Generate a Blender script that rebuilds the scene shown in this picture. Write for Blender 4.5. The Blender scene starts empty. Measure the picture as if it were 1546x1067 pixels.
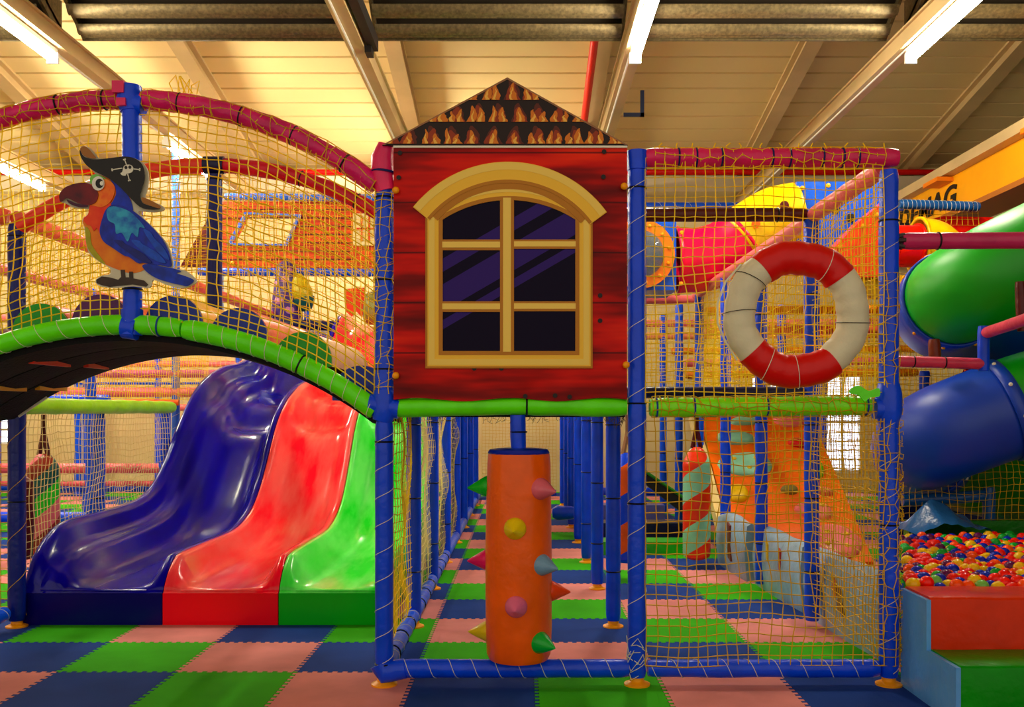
import bpy, bmesh, math, random
from mathutils import Vector, Matrix, noise
random.seed(7)
SC = bpy.context.scene
COL = SC.collection
PI = math.pi
F, D0, HZ, VX, CZ = 1420.0, 4.465, 620.0, 790.0, 1.30
def P(px, py, Y):
    """world point whose depth behind the front frame is Y"""
    d = D0 + Y
    return Vector(((px - VX) * d / F, Y, CZ - (py - HZ) * d / F))
def X_(px, Y): return (px - VX) * (D0 + Y) / F
def Z_(py, Y): return CZ - (py - HZ) * (D0 + Y) / F
def lin(c, k=1.18):
    m_ = sum(c) / 3; c = [min(max(m_ + (v - m_) * k, 0), 255) for v in c]
    return tuple((v / 255 / 12.92 if v / 255 <= .04045 else ((v / 255 + .055) / 1.055) ** 2.4) for v in c)

# ------------------------------------------------------------------ materials
MATS = {}
def mat(name, c, rough=.45, bump=0, bscale=20, var=0, vscale=3, coat=0, metal=0, spec=.32, stretch=None, emit=0, alpha=1, trans=0, dirt=None):
    if name in MATS: return MATS[name]
    m = bpy.data.materials.new(name); m.use_nodes = True
    nt = m.node_tree; N = nt.nodes; L = nt.links
    b = N['Principled BSDF']
    col = lin(c) + (1,)
    b.inputs['Base Color'].default_value = col
    b.inputs['Roughness'].default_value = rough
    b.inputs['Metallic'].default_value = metal
    b.inputs['Specular IOR Level'].default_value = spec
    b.inputs['Coat Weight'].default_value = coat
    b.inputs['Coat Roughness'].default_value = .08
    b.inputs['Alpha'].default_value = alpha
    b.inputs['Transmission Weight'].default_value = trans
    if emit:
        b.inputs['Emission Color'].default_value = col; b.inputs['Emission Strength'].default_value = emit
    tc = N.new('ShaderNodeTexCoord'); mp = N.new('ShaderNodeMapping')
    L.new(tc.outputs['Object'], mp.inputs['Vector'])
    if stretch: mp.inputs['Scale'].default_value = stretch
    if bump:
        n = N.new('ShaderNodeTexNoise'); n.inputs['Scale'].default_value = bscale; n.inputs['Detail'].default_value = 4
        L.new(mp.outputs[0], n.inputs['Vector'])
        bp = N.new('ShaderNodeBump'); bp.inputs['Strength'].default_value = bump; bp.inputs['Distance'].default_value = .02
        L.new(n.outputs['Fac'], bp.inputs['Height']); L.new(bp.outputs[0], b.inputs['Normal'])
    if var:
        n = N.new('ShaderNodeTexNoise'); n.inputs['Scale'].default_value = vscale; n.inputs['Detail'].default_value = 5
        L.new(mp.outputs[0], n.inputs['Vector'])
        r = N.new('ShaderNodeValToRGB')
        lo = tuple(v * (1 - var) for v in col[:3]) if dirt is None else lin(dirt)
        r.color_ramp.elements[0].position = .35; r.color_ramp.elements[0].color = lo + (1,)
        r.color_ramp.elements[1].position = .65; r.color_ramp.elements[1].color = col
        L.new(n.outputs['Fac'], r.inputs[0]); L.new(r.outputs[0], b.inputs['Base Color'])
        if emit: L.new(r.outputs[0], b.inputs['Emission Color'])
    MATS[name] = m
    return m
def vinyl(name, c, **k):
    k = dict(dict(spec=.35, rough=.3, bump=.35, bscale=14, var=.18, vscale=6), **k)
    return mat(name, c, **k)
BLUE = vinyl('blue_vinyl', (2, 78, 240)); BLUE2 = vinyl('bright_blue_vinyl', (20, 90, 230)); NAVY = vinyl('navy_vinyl', (8, 16, 70))
GREEN = vinyl('green_vinyl', (105, 240, 15)); LIME = vinyl('lime_vinyl', (150, 220, 20)); DGREEN = vinyl('dark_green_vinyl', (25, 110, 20))
MAGENTA = vinyl('magenta_vinyl', (215, 30, 115), var=.35, bump=.6); PINK = vinyl('pink_vinyl', (240, 128, 130)); HOTPINK = vinyl('hot_pink_vinyl', (225, 30, 110))
PURPLEPINK = vinyl('purple_pink_vinyl', (190, 50, 105)); CORAL = vinyl('coral_vinyl', (235, 75, 55)); CRIMSON = vinyl('crimson_vinyl', (200, 25, 60))
ORANGE = vinyl('orange_vinyl', (255, 104, 12), rough=.3, bump=.25); YELLOW = vinyl('yellow_vinyl', (245, 190, 10)); RED = vinyl('red_vinyl', (205, 14, 14))
PURPLE = vinyl('purple_vinyl', (85, 25, 105)); GREYBLUE = vinyl('grey_blue_vinyl', (110, 150, 185)); MAROON = vinyl('maroon_vinyl', (80, 14, 16))
CREAMV = vinyl('cream_vinyl', (235, 222, 185)); MINT = vinyl('mint_vinyl', (150, 215, 185)); PADGREY = vinyl('pale_blue_grey_vinyl', (150, 180, 205), var=.3, vscale=5)
TEAL = vinyl('teal_vinyl', (30, 95, 95)); BROWN = vinyl('brown_vinyl', (110, 45, 25)); BLACK = mat('black_rubber', (10, 9, 12), rough=.6)
CABLE = mat('black_plastic_tie', (8, 8, 20), rough=.4); CORD = mat('white_cord', (225, 222, 205), rough=.8)
NETY = mat('yellow_net_twine', (255, 205, 10), rough=.7); NETO = mat('olive_yellow_net_twine', (205, 165, 30), rough=.75); NETC = mat('cream_net_twine', (225, 205, 150), rough=.75)
FOOT = mat('yellow_plastic_foot', (240, 160, 20), rough=.35)
UNDER = mat('black_carpet_underside', (14, 11, 18), rough=.85, bump=.4, bscale=60, var=.3, vscale=30)
WHITEP = mat('white_paint', (235, 232, 220), rough=.5)
STEEL = mat('painted_cream_steel', (205, 180, 135), rough=.5, var=.15, vscale=2)
GALV = mat('galvanised_steel', (112, 98, 70), rough=.45, metal=.5, var=.45, vscale=30, bump=.1, bscale=60)
DARKM = mat('dark_bracket_steel', (22, 18, 18), rough=.6)
PIPE = mat('red_pipe_paint', (205, 14, 8), rough=.35)
TUBEL = mat('lit_fluorescent_diffuser', (255, 244, 222), emit=135)

# ------------------------------------------------------------------ mesh builder
class MB:
    def __init__(s): s.v = []; s.f = []; s.mi = []; s.mats = []
    def m(s, material):
        if material not in s.mats: s.mats.append(material)
        return s.mats.index(material)
    def add(s, vs, fs, material=None):
        o = len(s.v); s.v += [Vector(q) for q in vs]; s.f += [tuple(i + o for i in f) for f in fs]
        k = s.m(material) if material else 0
        s.mi += [k] * len(fs); return s
    def box(s, a, b, material=None, M=None):
        x0, y0, z0 = a; x1, y1, z1 = b
        vs = [Vector(q) for q in ((x0,y0,z0),(x1,y0,z0),(x1,y1,z0),(x0,y1,z0),(x0,y0,z1),(x1,y0,z1),(x1,y1,z1),(x0,y1,z1))]
        if M: vs = [M @ q for q in vs]
        return s.add(vs, [(0,3,2,1),(4,5,6,7),(0,1,5,4),(1,2,6,5),(2,3,7,6),(3,0,4,7)], material)
    def tube(s, pts, r, n=14, cap=True, material=None, sq=(1, 1), closed=False):
        pts = [Vector(p) for p in pts]; K = len(pts)
        R = r if isinstance(r, (list, tuple)) else [r] * K
        vs = []; up = None
        for i, p in enumerate(pts):
            if closed: t = pts[(i + 1) % K] - pts[i - 1]
            else: t = pts[min(i + 1, K - 1)] - pts[max(i - 1, 0)]
            t.normalize()
            if up is None:
                up = Vector((0, 0, 1)) if abs(t.z) < .9 else Vector((0, 1, 0))
            a = up - t * up.dot(t)
            if a.length < 1e-5: a = t.orthogonal()
            a.normalize(); up = a; b = t.cross(a)
            for j in range(n):
                th = 2 * PI * j / n
                vs.append(p + a * math.cos(th) * R[i] * sq[0] + b * math.sin(th) * R[i] * sq[1])
        fs = []
        for i in range(K if closed else K - 1):
            i2 = (i + 1) % K
            for j in range(n):
                fs.append((i*n+j, i*n+(j+1)%n, i2*n+(j+1)%n, i2*n+j))
        if cap and not closed:
            fs.append(tuple(range(n - 1, -1, -1))); fs.append(tuple((K-1)*n + j for j in range(n)))
        return s.add(vs, fs, material)
    def lathe(s, prof, o, axis=(0, 0, 1), n=28, material=None):
        """prof: list of (radius, height) along axis from o"""
        ax = Vector(axis).normalized(); a = ax.orthogonal().normalized(); b = ax.cross(a); o = Vector(o)
        vs = []; K = len(prof)
        for r, h in prof:
            for j in range(n):
                th = 2 * PI * j / n
                vs.append(o + ax * h + (a * math.cos(th) + b * math.sin(th)) * r)
        fs = [(i*n+j, i*n+(j+1)%n, (i+1)*n+(j+1)%n, (i+1)*n+j) for i in range(K-1) for j in range(n)]
        if prof[0][0] > 1e-4: fs.append(tuple(range(n - 1, -1, -1)))
        if prof[-1][0] > 1e-4: fs.append(tuple((K-1)*n + j for j in range(n)))
        return s.add(vs, fs, material)
    def prism(s, poly, y0, y1, material=None):
        """polygon in the XZ plane extruded from y0 to y1"""
        n = len(poly)
        vs = [(x, y0, z) for x, z in poly] + [(x, y1, z) for x, z in poly]
        fs = [tuple(range(n)), tuple(range(2*n - 1, n - 1, -1))] + [(i, i + n, (i+1)%n + n, (i+1)%n) for i in range(n)]
        return s.add(vs, fs, material)
    def strip(s, A, B, y0, y1, material=None, closed=False):
        """band between two XZ polylines of equal length, with thickness"""
        n = len(A); vs = []
        for y in (y0, y1): vs += [(x, y, z) for x, z in A] + [(x, y, z) for x, z in B]
        fs = []
        for i in range(n if closed else n - 1):
            j = (i + 1) % n
            fs += [(i, j, n+j, n+i), (2*n+i, 3*n+i, 3*n+j, 2*n+j), (i, 2*n+i, 2*n+j, j), (n+i, n+j, 3*n+j, 3*n+i)]
        if not closed: fs += [(0, n, 3*n, 2*n), (n-1, 3*n-1, 4*n-1, 2*n-1)]
        return s.add(vs, fs, material)
    def build(s, name, material=None, parent=None, smooth=True, base=None, auto=40):
        if material and not s.mats: s.mats = [material]
        if parent is not None: o3 = Vector(parent.get('_b', (0, 0, 0)))
        elif base is not None: o3 = Vector(base)
        else:
            xs = [q.x for q in s.v]; ys = [q.y for q in s.v]; zs = [q.z for q in s.v]
            o3 = Vector(((min(xs)+max(xs))/2, (min(ys)+max(ys))/2, min(zs)))
        me = bpy.data.meshes.new(name)
        me.from_pydata([tuple(q - o3) for q in s.v], [], s.f)
        for m_ in s.mats: me.materials.append(m_)
        if len(s.mats) > 1: me.polygons.foreach_set('material_index', s.mi)
        bm = bmesh.new(); bm.from_mesh(me); bmesh.ops.recalc_face_normals(bm, faces=bm.faces)
        if smooth:
            for f in bm.faces: f.smooth = True
            lim = math.radians(auto)
            for e in bm.edges:
                if len(e.link_faces) == 2 and e.calc_face_angle(0) > lim: e.smooth = False
        bm.to_mesh(me); bm.free()
        ob = bpy.data.objects.new(name, me); COL.objects.link(ob)
        ob['_b'] = tuple(o3)
        if parent is not None: ob.parent = parent; 
        else: ob.location = o3
        return ob
def tag(o, label=None, cat=None, group=None, kind=None):
    if label: o['label'] = label
    if cat: o['category'] = cat
    if group: o['group'] = group
    if kind: o['kind'] = kind
    return o
def thing(name, label, cat, loc, group=None):
    o = bpy.data.objects.new(name, None); COL.objects.link(o); o.location = loc; o['_b'] = tuple(loc); o.empty_display_size = .1
    return tag(o, label, cat, group)
def struct(name, mb, m=None, smooth=False, label=None):
    o = mb.build(name, m, smooth=smooth); o['kind'] = 'structure'
    if label: o['label'] = label
    return o
def lerp(a, b, t): return a + (b - a) * t
def catmull(pts, k=6, closed=False):
    out = []; n = len(pts); pts = [Vector(p) for p in pts]
    for i in range(n if closed else n - 1):
        if closed: p0, p1, p2, p3 = pts[i-1], pts[i], pts[(i+1)%n], pts[(i+2)%n]
        else: p0, p1, p2, p3 = pts[max(i-1,0)], pts[i], pts[i+1], pts[min(i+2,n-1)]
        for j in range(k):
            t = j / k
            out.append(.5*((2*p1)+(p2-p0)*t+(2*p0-5*p1+4*p2-p3)*t*t+(3*p1-p0-3*p2+p3)*t**3))
    if not closed: out.append(pts[-1])
    return out

# ------------------------------------------------------------------ padded tubes
def sleeve_pts(path, r, nseg, ties, amp=.03, seed=0):
    """resample a path; radius swells between the ties"""
    path = [Vector(p) for p in path]
    ls = [0]
    for a, b in zip(path, path[1:]): ls.append(ls[-1] + (b - a).length)
    Lt = ls[-1]; pts = []; R = []
    k = 0
    for i in range(nseg + 1):
        s_ = Lt * i / nseg
        while k < len(ls) - 2 and ls[k+1] < s_: k += 1
        t = (s_ - ls[k]) / max(ls[k+1] - ls[k], 1e-6)
        p = path[k].lerp(path[k+1], min(max(t, 0), 1))
        f = 1 + amp * noise.noise(Vector((s_ * 6, seed * 3.7, 0)))
        for tt in ties:
            f -= .07 * math.exp(-((i / nseg - tt) * Lt / .012) ** 2)
        e = min(s_, Lt - s_)
        if e < .03: f *= .86 + .14 * e / .03
        pts.append(p); R.append(r * f)
    return pts, R, Lt
def at_path(pts, t):
    x = t * (len(pts) - 1); i = min(int(x), len(pts) - 2)
    return pts[i].lerp(pts[i+1], x - i), (pts[i+1] - pts[i]).normalized()
def ring(mb, p, t, r, w=.004, n=16):
    a = t.orthogonal().normalized(); b = t.cross(a)
    mb.tube([p + (a*math.cos(2*PI*j/n) + b*math.sin(2*PI*j/n)) * r for j in range(n)], w, 5, closed=True)
def padded(name, path, r, m, label, cat, ties=(), cord=0, foot=False, group=None, tie_m=None, seed=0, sides=18, cordm=None, amp=.03, extra=None, nseg=None):
    path = [Vector(p) for p in path]
    L_ = sum((b - a).length for a, b in zip(path, path[1:]))
    nseg = nseg or max(6, int(L_ / .022))
    pts, R, Lt = sleeve_pts(path, r, nseg, ties, amp, seed)
    mb = MB(); mb.tube(pts, R, sides)
    if not ties and not cord and not foot:
        return tag(mb.build(name, m), label, cat, group)
    base = Vector(path[0]); 
    if foot: base = Vector((path[0].x, path[0].y, 0))
    t = thing(name, label, cat, base, group)
    mb.build('foam_sleeve', m, t)
    for tt in ties:
        p, d = at_path(pts, tt); q = MB(); ring(q, p, d, r * .985, .0045); q.build('cable_tie', tie_m or CABLE, t)
    if cord:
        q = MB(); ph = seed; cp = []
        K = int(cord * 14)
        u = pts[1] - pts[0]; a = u.normalized().orthogonal().normalized()
        for i in range(K + 1):
            p, d = at_path(pts, .01 + .98 * i / K)
            a = (a - d * a.dot(d)).normalized(); b = d.cross(a)
            th = ph + 2 * PI * i / 14
            cp.append(p + (a * math.cos(th) + b * math.sin(th)) * (r * 1.035))
        q.tube(cp, .0017, 4); q.build('cord_wrap', cordm or CORD, t)
    if foot:
        q = MB(); q.lathe([(.062, 0), (.062, .008), (.05, .013), (.034, .02), (.03, .05), (0, .055)], base, n=20)
        q.build('base_foot', FOOT, t)
    return t

# ------------------------------------------------------------------ nets
def net(name, f, nu, nv, m, label, r=.0026, jit=.12, wave=.02, mask=None, cat='net', seed=1, bag=.03, sides=3):
    """twine net over surface f(u,v); nodes wander a little like knotted netting"""
    G = {}
    for i in range(nu + 1):
        for j in range(nv + 1):
            u = i / nu; v = j / nv
            if mask and not mask(u, v): continue
            e = min(1, 5 * min(u, 1-u, v, 1-v) + .15)
            n1 = noise.noise(Vector((u*nu*.13, v*nv*.13, seed))) ; n2 = noise.noise(Vector((u*nu*.13, v*nv*.13, seed + 9)))
            uu = u + (n1 * wave * 22 / nu + random.uniform(-jit, jit) / nu) * e
            vv = v + (n2 * wave * 22 / nv + random.uniform(-jit, jit) / nv) * e
            p = Vector(f(uu, vv))
            G[i, j] = (p, n1 * bag)
    vs = []; fs = []
    # surface normal for the sag
    c = Vector(f(.5, .5)); nn = (Vector(f(.6, .5)) - c).cross(Vector(f(.5, .6)) - c).normalized()
    for k in G: p, b = G[k]; G[k] = p + nn * b
    def seg(a, b):
        d = b - a
        if d.length < 1e-5: return
        d.normalize(); x = d.orthogonal().normalized() * r; y = d.cross(x)
        o = len(vs)
        for q in (a, b):
            for j in range(sides):
                th = 2 * PI * j / sides
                vs.append(q + x * math.cos(th) + y * math.sin(th))
        for j in range(sides):
            fs.append((o + j, o + (j+1) % sides, o + sides + (j+1) % sides, o + sides + j))
    for (i, j), p in G.items():
        if (i+1, j) in G: seg(p, G[i+1, j])
        if (i, j+1) in G: seg(p, G[i, j+1])
    me = bpy.data.meshes.new(name)
    xs = [p.x for p in vs]; ys = [p.y for p in vs]; zs = [p.z for p in vs]
    o3 = Vector(((min(xs)+max(xs))/2, (min(ys)+max(ys))/2, min(zs)))
    me.from_pydata([tuple(p - o3) for p in vs], [], fs); me.materials.append(m)
    ob = bpy.data.objects.new(name, me); COL.objects.link(ob); ob.location = o3
    return tag(ob, label, cat)
def quad(a, b, c, d):
    """bilinear surface a(0,0) b(1,0) c(1,1) d(0,1)"""
    a, b, c, d = map(Vector, (a, b, c, d))
    return lambda u, v: a.lerp(b, u).lerp(d.lerp(c, u), v)
def wallnet(x0, y0, x1, y1, z0, z1, m, label, cell=.047, **k):
    L_ = math.hypot(x1 - x0, y1 - y0)
    return net('climbing_net', quad((x0, y0, z0), (x1, y1, z0), (x1, y1, z1), (x0, y0, z1)), max(3, round(L_ / cell)), max(3, round((z1 - z0) / cell)), m, label, **k)

def wrapnet(parent, pts, r, m, nl, nc=6, seed=1, sq=1):
    pts = [Vector(p) for p in pts]; a = (pts[1]-pts[0]).normalized().orthogonal().normalized()
    def f(u, v):
        u = min(max(u, 0), 1); p, d = at_path(pts, u); x = (a - d*a.dot(d)).normalized(); y = d.cross(x); t = 2*PI*v + u*1.3
        return p + (x*math.cos(t) + y*math.sin(t))*r*(1.04 + .05*math.sin(v*37+u*51))
    o = net('net_wrap', f, nl, nc, m, None, r=.0024, jit=.28, wave=.03, seed=seed, bag=0, cat=None)
    o.parent = parent; o.location = o.location - Vector(parent['_b']); return o
# ------------------------------------------------------------------ camera
cam = bpy.data.cameras.new('camera'); co = bpy.data.objects.new('camera', cam); COL.objects.link(co)
cam.sensor_fit = 'HORIZONTAL'; cam.sensor_width = 36; cam.lens = 36 * F / 1546
cam.shift_x = -(VX - 773) / 1546; cam.shift_y = (HZ - 533.5) / 1546
co.location = (0, -D0, CZ); co.rotation_euler = (PI / 2, 0, 0); cam.clip_end = 100
SC.camera = co

# ------------------------------------------------------------------ setting: floor of jigsaw mats
def floor_material():
    m = bpy.data.materials.new('jigsaw_foam_mats'); m.use_nodes = True
    nt = m.node_tree; N = nt.nodes; L = nt.links; b = N['Principled BSDF']; b.inputs['Roughness'].default_value = .85; b.inputs['Specular IOR Level'].default_value = .12
    g = N.new('ShaderNodeTexCoord'); s = N.new('ShaderNodeSeparateXYZ'); L.new(g.outputs['Object'], s.inputs[0])
    def mth(op, a, c=None):
        n = N.new('ShaderNodeMath'); n.operation = op
        for i, q in enumerate((a, c)):
            if q is None: continue
            if isinstance(q, (int, float)): n.inputs[i].default_value = q
            else: L.new(q, n.inputs[i])
        return n.outputs[0]
    A = .010; p = .05
    def sq(v): return mth('MULTIPLY', mth('SUBTRACT', mth('GREATER_THAN', mth('FRACT', mth('DIVIDE', v, p)), .5), .5), 2 * A)
    x = mth('ADD', s.outputs[0], sq(s.outputs[1])); y = mth('ADD', s.outputs[1], sq(s.outputs[0]))
    gx = mth('DIVIDE', mth('ADD', x, 1.73 + 59.7), .597); gy = mth('DIVIDE', mth('ADD', y, .38 + 60), .6)
    idx = mth('MODULO', mth('ADD', mth('ADD', mth('FLOOR', gx), mth('FLOOR', gy)), .5 + 1), 3)
    r = N.new('ShaderNodeValToRGB'); r.color_ramp.interpolation = 'CONSTANT'
    L.new(mth('DIVIDE', idx, 3), r.inputs[0])
    e = r.color_ramp.elements; e[0].position = 0; e[0].color = lin((60, 182, 10), 1) + (1,)
    e[1].position = .333; e[1].color = lin((228, 142, 140), 1) + (1,)
    q = e.new(.667); q.color = lin((26, 64, 150), 1) + (1,)
    # dark joint lines
    fx = mth('FRACT', gx); fy = mth('FRACT', gy)
    dx = mth('MINIMUM', fx, mth('SUBTRACT', 1, fx)); dy = mth('MINIMUM', fy, mth('SUBTRACT', 1, fy))
    line = mth('GREATER_THAN', mth('MINIMUM', dx, dy), .004)
    n = N.new('ShaderNodeTexNoise'); n.inputs['Scale'].default_value = 2.2; n.inputs['Detail'].default_value = 6; L.new(g.outputs['Object'], n.inputs['Vector'])
    mr = N.new('ShaderNodeMapRange'); mr.inputs['From Min'].default_value = .3; mr.inputs['From Max'].default_value = .7; mr.inputs['To Min'].default_value = .72; mr.inputs['To Max'].default_value = 1.05
    L.new(n.outputs['Fac'], mr.inputs[0])
    k = mth('MULTIPLY', mr.outputs[0], mth('ADD', mth('MULTIPLY', line, .7), .3))
    mx = N.new('ShaderNodeMix'); mx.data_type = 'RGBA'; mx.blend_type = 'MULTIPLY'; mx.inputs['Factor'].default_value = 1
    cb = N.new('ShaderNodeCombineColor')
    for i in range(3): L.new(k, cb.inputs[i])
    L.new(r.outputs[0], mx.inputs['A']); L.new(cb.outputs[0], mx.inputs['B']); L.new(mx.outputs['Result'], b.inputs['Base Color'])
    n2 = N.new('ShaderNodeTexNoise'); n2.inputs['Scale'].default_value = 220; L.new(g.outputs['Object'], n2.inputs['Vector'])
    bp = N.new('ShaderNodeBump'); bp.inputs['Strength'].default_value = .25; bp.inputs['Distance'].default_value = .004
    h = mth('ADD', n2.outputs['Fac'], mth('MULTIPLY', line, 1.5)); L.new(h, bp.inputs['Height']); L.new(bp.outputs[0], b.inputs['Normal'])
    return m
fl = MB(); fl.box((-13, -7, -.05), (9, 10.7, 0)); o = fl.build('floor', floor_material(), smooth=False, base=(0, 0, 0)); o['kind'] = 'structure'
o['label'] = 'floor of green, pink and blue jigsaw foam mats'

WALLM = mat('cream_wall_paint', (232, 214, 165), rough=.8, var=.08, vscale=1)
WALLD = mat('dark_side_wall', (70, 58, 45), rough=.9, var=.2, vscale=1)
CEILM = mat('cream_roof_sheet', (224, 202, 150), rough=.55, var=.06, vscale=.7)
YB = 10.6
# back wall with two window openings, built from slabs round the openings
w = MB()
wins = [(X_(-260, YB), X_(20, YB), .75, 1.25), (X_(1135, YB), X_(1300, YB), .3, 1.95)]
xs = [-13, wins[0][0], wins[0][1], wins[1][0], wins[1][1], 9]
w.box((xs[0], YB, 0), (xs[1], YB+.2, 5.3)); w.box((xs[2], YB, 0), (xs[3], YB+.2, 5.3)); w.box((xs[4], YB, 0), (xs[5], YB+.2, 5.3))
for (a, b_, z0, z1) in wins:
    w.box((a, YB, 0), (b_, YB+.2, z0)); w.box((a, YB, z1), (b_, YB+.2, 5.3))
struct('wall_back', w, WALLM)
GLOW = mat('daylit_frosted_glass', (225, 235, 255), emit=2)
for k, (a, b_, z0, z1) in enumerate(wins):
    fr = MB(); n_ = 6
    for i in range(n_ + 1):
        x = lerp(a, b_, i / n_); fr.box((x - .02, YB + .02, z0), (x + .02, YB + .09, z1))
    fr.box((a, YB + .02, z0), (b_, YB + .09, z0 + .05)); fr.box((a, YB + .02, z1 - .05), (b_, YB + .09, z1)); fr.box((a, YB+.02, (z0+z1)/2-.02), (b_, YB+.09, (z0+z1)/2+.02))
    o = fr.build('window_%d' % (k + 1), WHITEP, smooth=False); o['kind'] = 'structure'
    g = MB(); g.box((a, YB + .1, z0), (b_, YB + .12, z1)); g.build('pane', GLOW, o, smooth=False)
w = MB(); w.box((-13.2, -7, 0), (-13, YB, 8)); struct('wall_left', w, WALLM)
w = MB(); w.box((9, -7, 0), (9.2, YB, 8)); struct('wall_right', w, WALLD)
# sloping ribbed roof: falls towards the back wall
def ceil_z(Y): return 5.2 + .195 * (15 - (D0 + Y))
c = MB(); prof = []
Y = -7.0
while Y < YB + .1:
    prof += [(Y, 0), (Y + .33, 0), (Y + .338, .05), (Y + .364, .05)]; Y += .372
prof.append((Y, 0))
n_ = len(prof); vs = []
for x in (-13.2, 9.2): vs += [(x, y, ceil_z(y) + h) for y, h in prof]
c.add(vs, [(i, i+1, n_+i+1, n_+i) for i in range(n_-1)]); struct('ceiling', c, CEILM)
# ------------------------------------------------------------------ roof steel, lamps, pipes
RX = [-6.75, -4.18, -1.58, .97, 3.5, 6.08]
side = ['above the parrot end of the hall', 'left of the painted cabin', 'behind the cabin roof on its left', 'beside the red pipe', 'above the life ring', 'above the crane girder']
for k, x in enumerate(RX):
    q = MB(); a = .055
    for (x0, x1, h0, h1) in ((x-.1, x+.1, -.03, 0), (x-.03, x+.03, -.17, -.03), (x-.1, x+.1, -.2, -.17)):
        y0, y1 = 4.5, YB
        vs = [(x0,y0,ceil_z(y0)+h0),(x1,y0,ceil_z(y0)+h0),(x1,y1,ceil_z(y1)+h0),(x0,y1,ceil_z(y1)+h0),(x0,y0,ceil_z(y0)+h1),(x1,y0,ceil_z(y0)+h1),(x1,y1,ceil_z(y1)+h1),(x0,y1,ceil_z(y1)+h1)]
        q.add(vs, [(0,3,2,1),(4,5,6,7),(0,1,5,4),(1,2,6,5),(2,3,7,6),(3,0,4,7)])
    tag(q.build('roof_rafter', STEEL, smooth=False), 'cream steel roof rafter under the ribbed roof, ' + side[k], 'rafter')
ZT = 4.55
trunkx = [(-6.8, 'at the far left edge'), (-4.2, 'meeting the top of the parrot post'), (-1.5, 'meeting the left roof slope of the cabin'), (1.0, 'just right of the red pipe'), (3.46, 'crossing above the life ring bay')]
for x, t in trunkx:
    th = thing('lighting_trunk', 'long cream steel lighting trunk under the roof, ' + t, 'lighting trunk', (x, -6, ZT))
    q = MB(); q.box((x-.075, -6, ZT), (x+.075, YB-.05, ZT+.02)); q.box((x-.075, -6, ZT+.02), (x-.055, YB-.05, ZT+.13)); q.box((x+.055, -6, ZT+.02), (x+.075, YB-.05, ZT+.13)); q.box((x-.1, -6, ZT+.13), (x+.1, YB-.05, ZT+.15))
    q.build('trunk_channel', STEEL, th, smooth=False)
    q = MB(); q.tube([(x-.03, -6, ZT-.015), (x-.03, YB-.06, ZT-.015)], .01, 8); q.build('cable_conduit', WHITEP, th)
lamps = [(-4.2, 2.4, 'brightest at the top left corner of the photo'), (1.0, 2.4, 'at the top right of the cabin roof'), (3.46, 2.4, 'at the top right of the photo'),
         (-6.8, 7.3, 'far one low at the left edge'), (-4.2, 6.6, 'far one right of the parrot post'),
         (-6.8, 2.4, 'added out of view on the left for more light'), (-1.5, 8.3, 'added unseen behind the cabin to brighten the roof'), (-6.8, 4.9, 'added further back, out of view on the left')]  # last three fittings are unseen, added to brighten roof and background
for k, (x, y, t) in enumerate(lamps):
    th = thing('fluorescent_lamp', 'lit white fluorescent tube fitting, ' + t, 'ceiling lamp', (x, y, ZT - .15))
    q = MB(); q.box((x-.035, y, ZT-.06), (x+.035, y+1.55, ZT-.02)); q.build('fitting_body', WHITEP, th, smooth=False)
    q = MB(); q.tube([(x, y+.03, ZT-.1), (x, y+1.52, ZT-.1)], .042, 12); q.build('glowing_tube', TUBEL, th)
    for e in (0, 1.52):
        q = MB(); q.box((x-.05, y+e, ZT-.15), (x+.05, y+e+.03, ZT-.06)); q.build('end_cap', WHITEP, th, smooth=False)
# black bracket on the middle trunk and small square bracket
q = MB(); q.box((-1.40, 2.6, ZT+.02), (-1.32, 4.1, ZT+.14)); q.box((-1.42, 3.95, ZT-.04), (-1.36, 4.1, ZT+.02)); tag(q.build('cable_tray', DARKM, smooth=False), 'black cable tray along the trunk above the left roof slope', 'cable tray')
q = MB(); x, y, z = 1.075, 5.6, 4.45
q.box((x, y, z), (x+.22, y+.03, z+.04)); q.box((x+.18, y, z), (x+.22, y+.03, z+.28)); tag(q.build('square_bracket', mat('dark_blue_steel', (20, 30, 55)), smooth=False), 'small dark L-shaped bracket hanging beside the lamp over the cabin', 'bracket')
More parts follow.
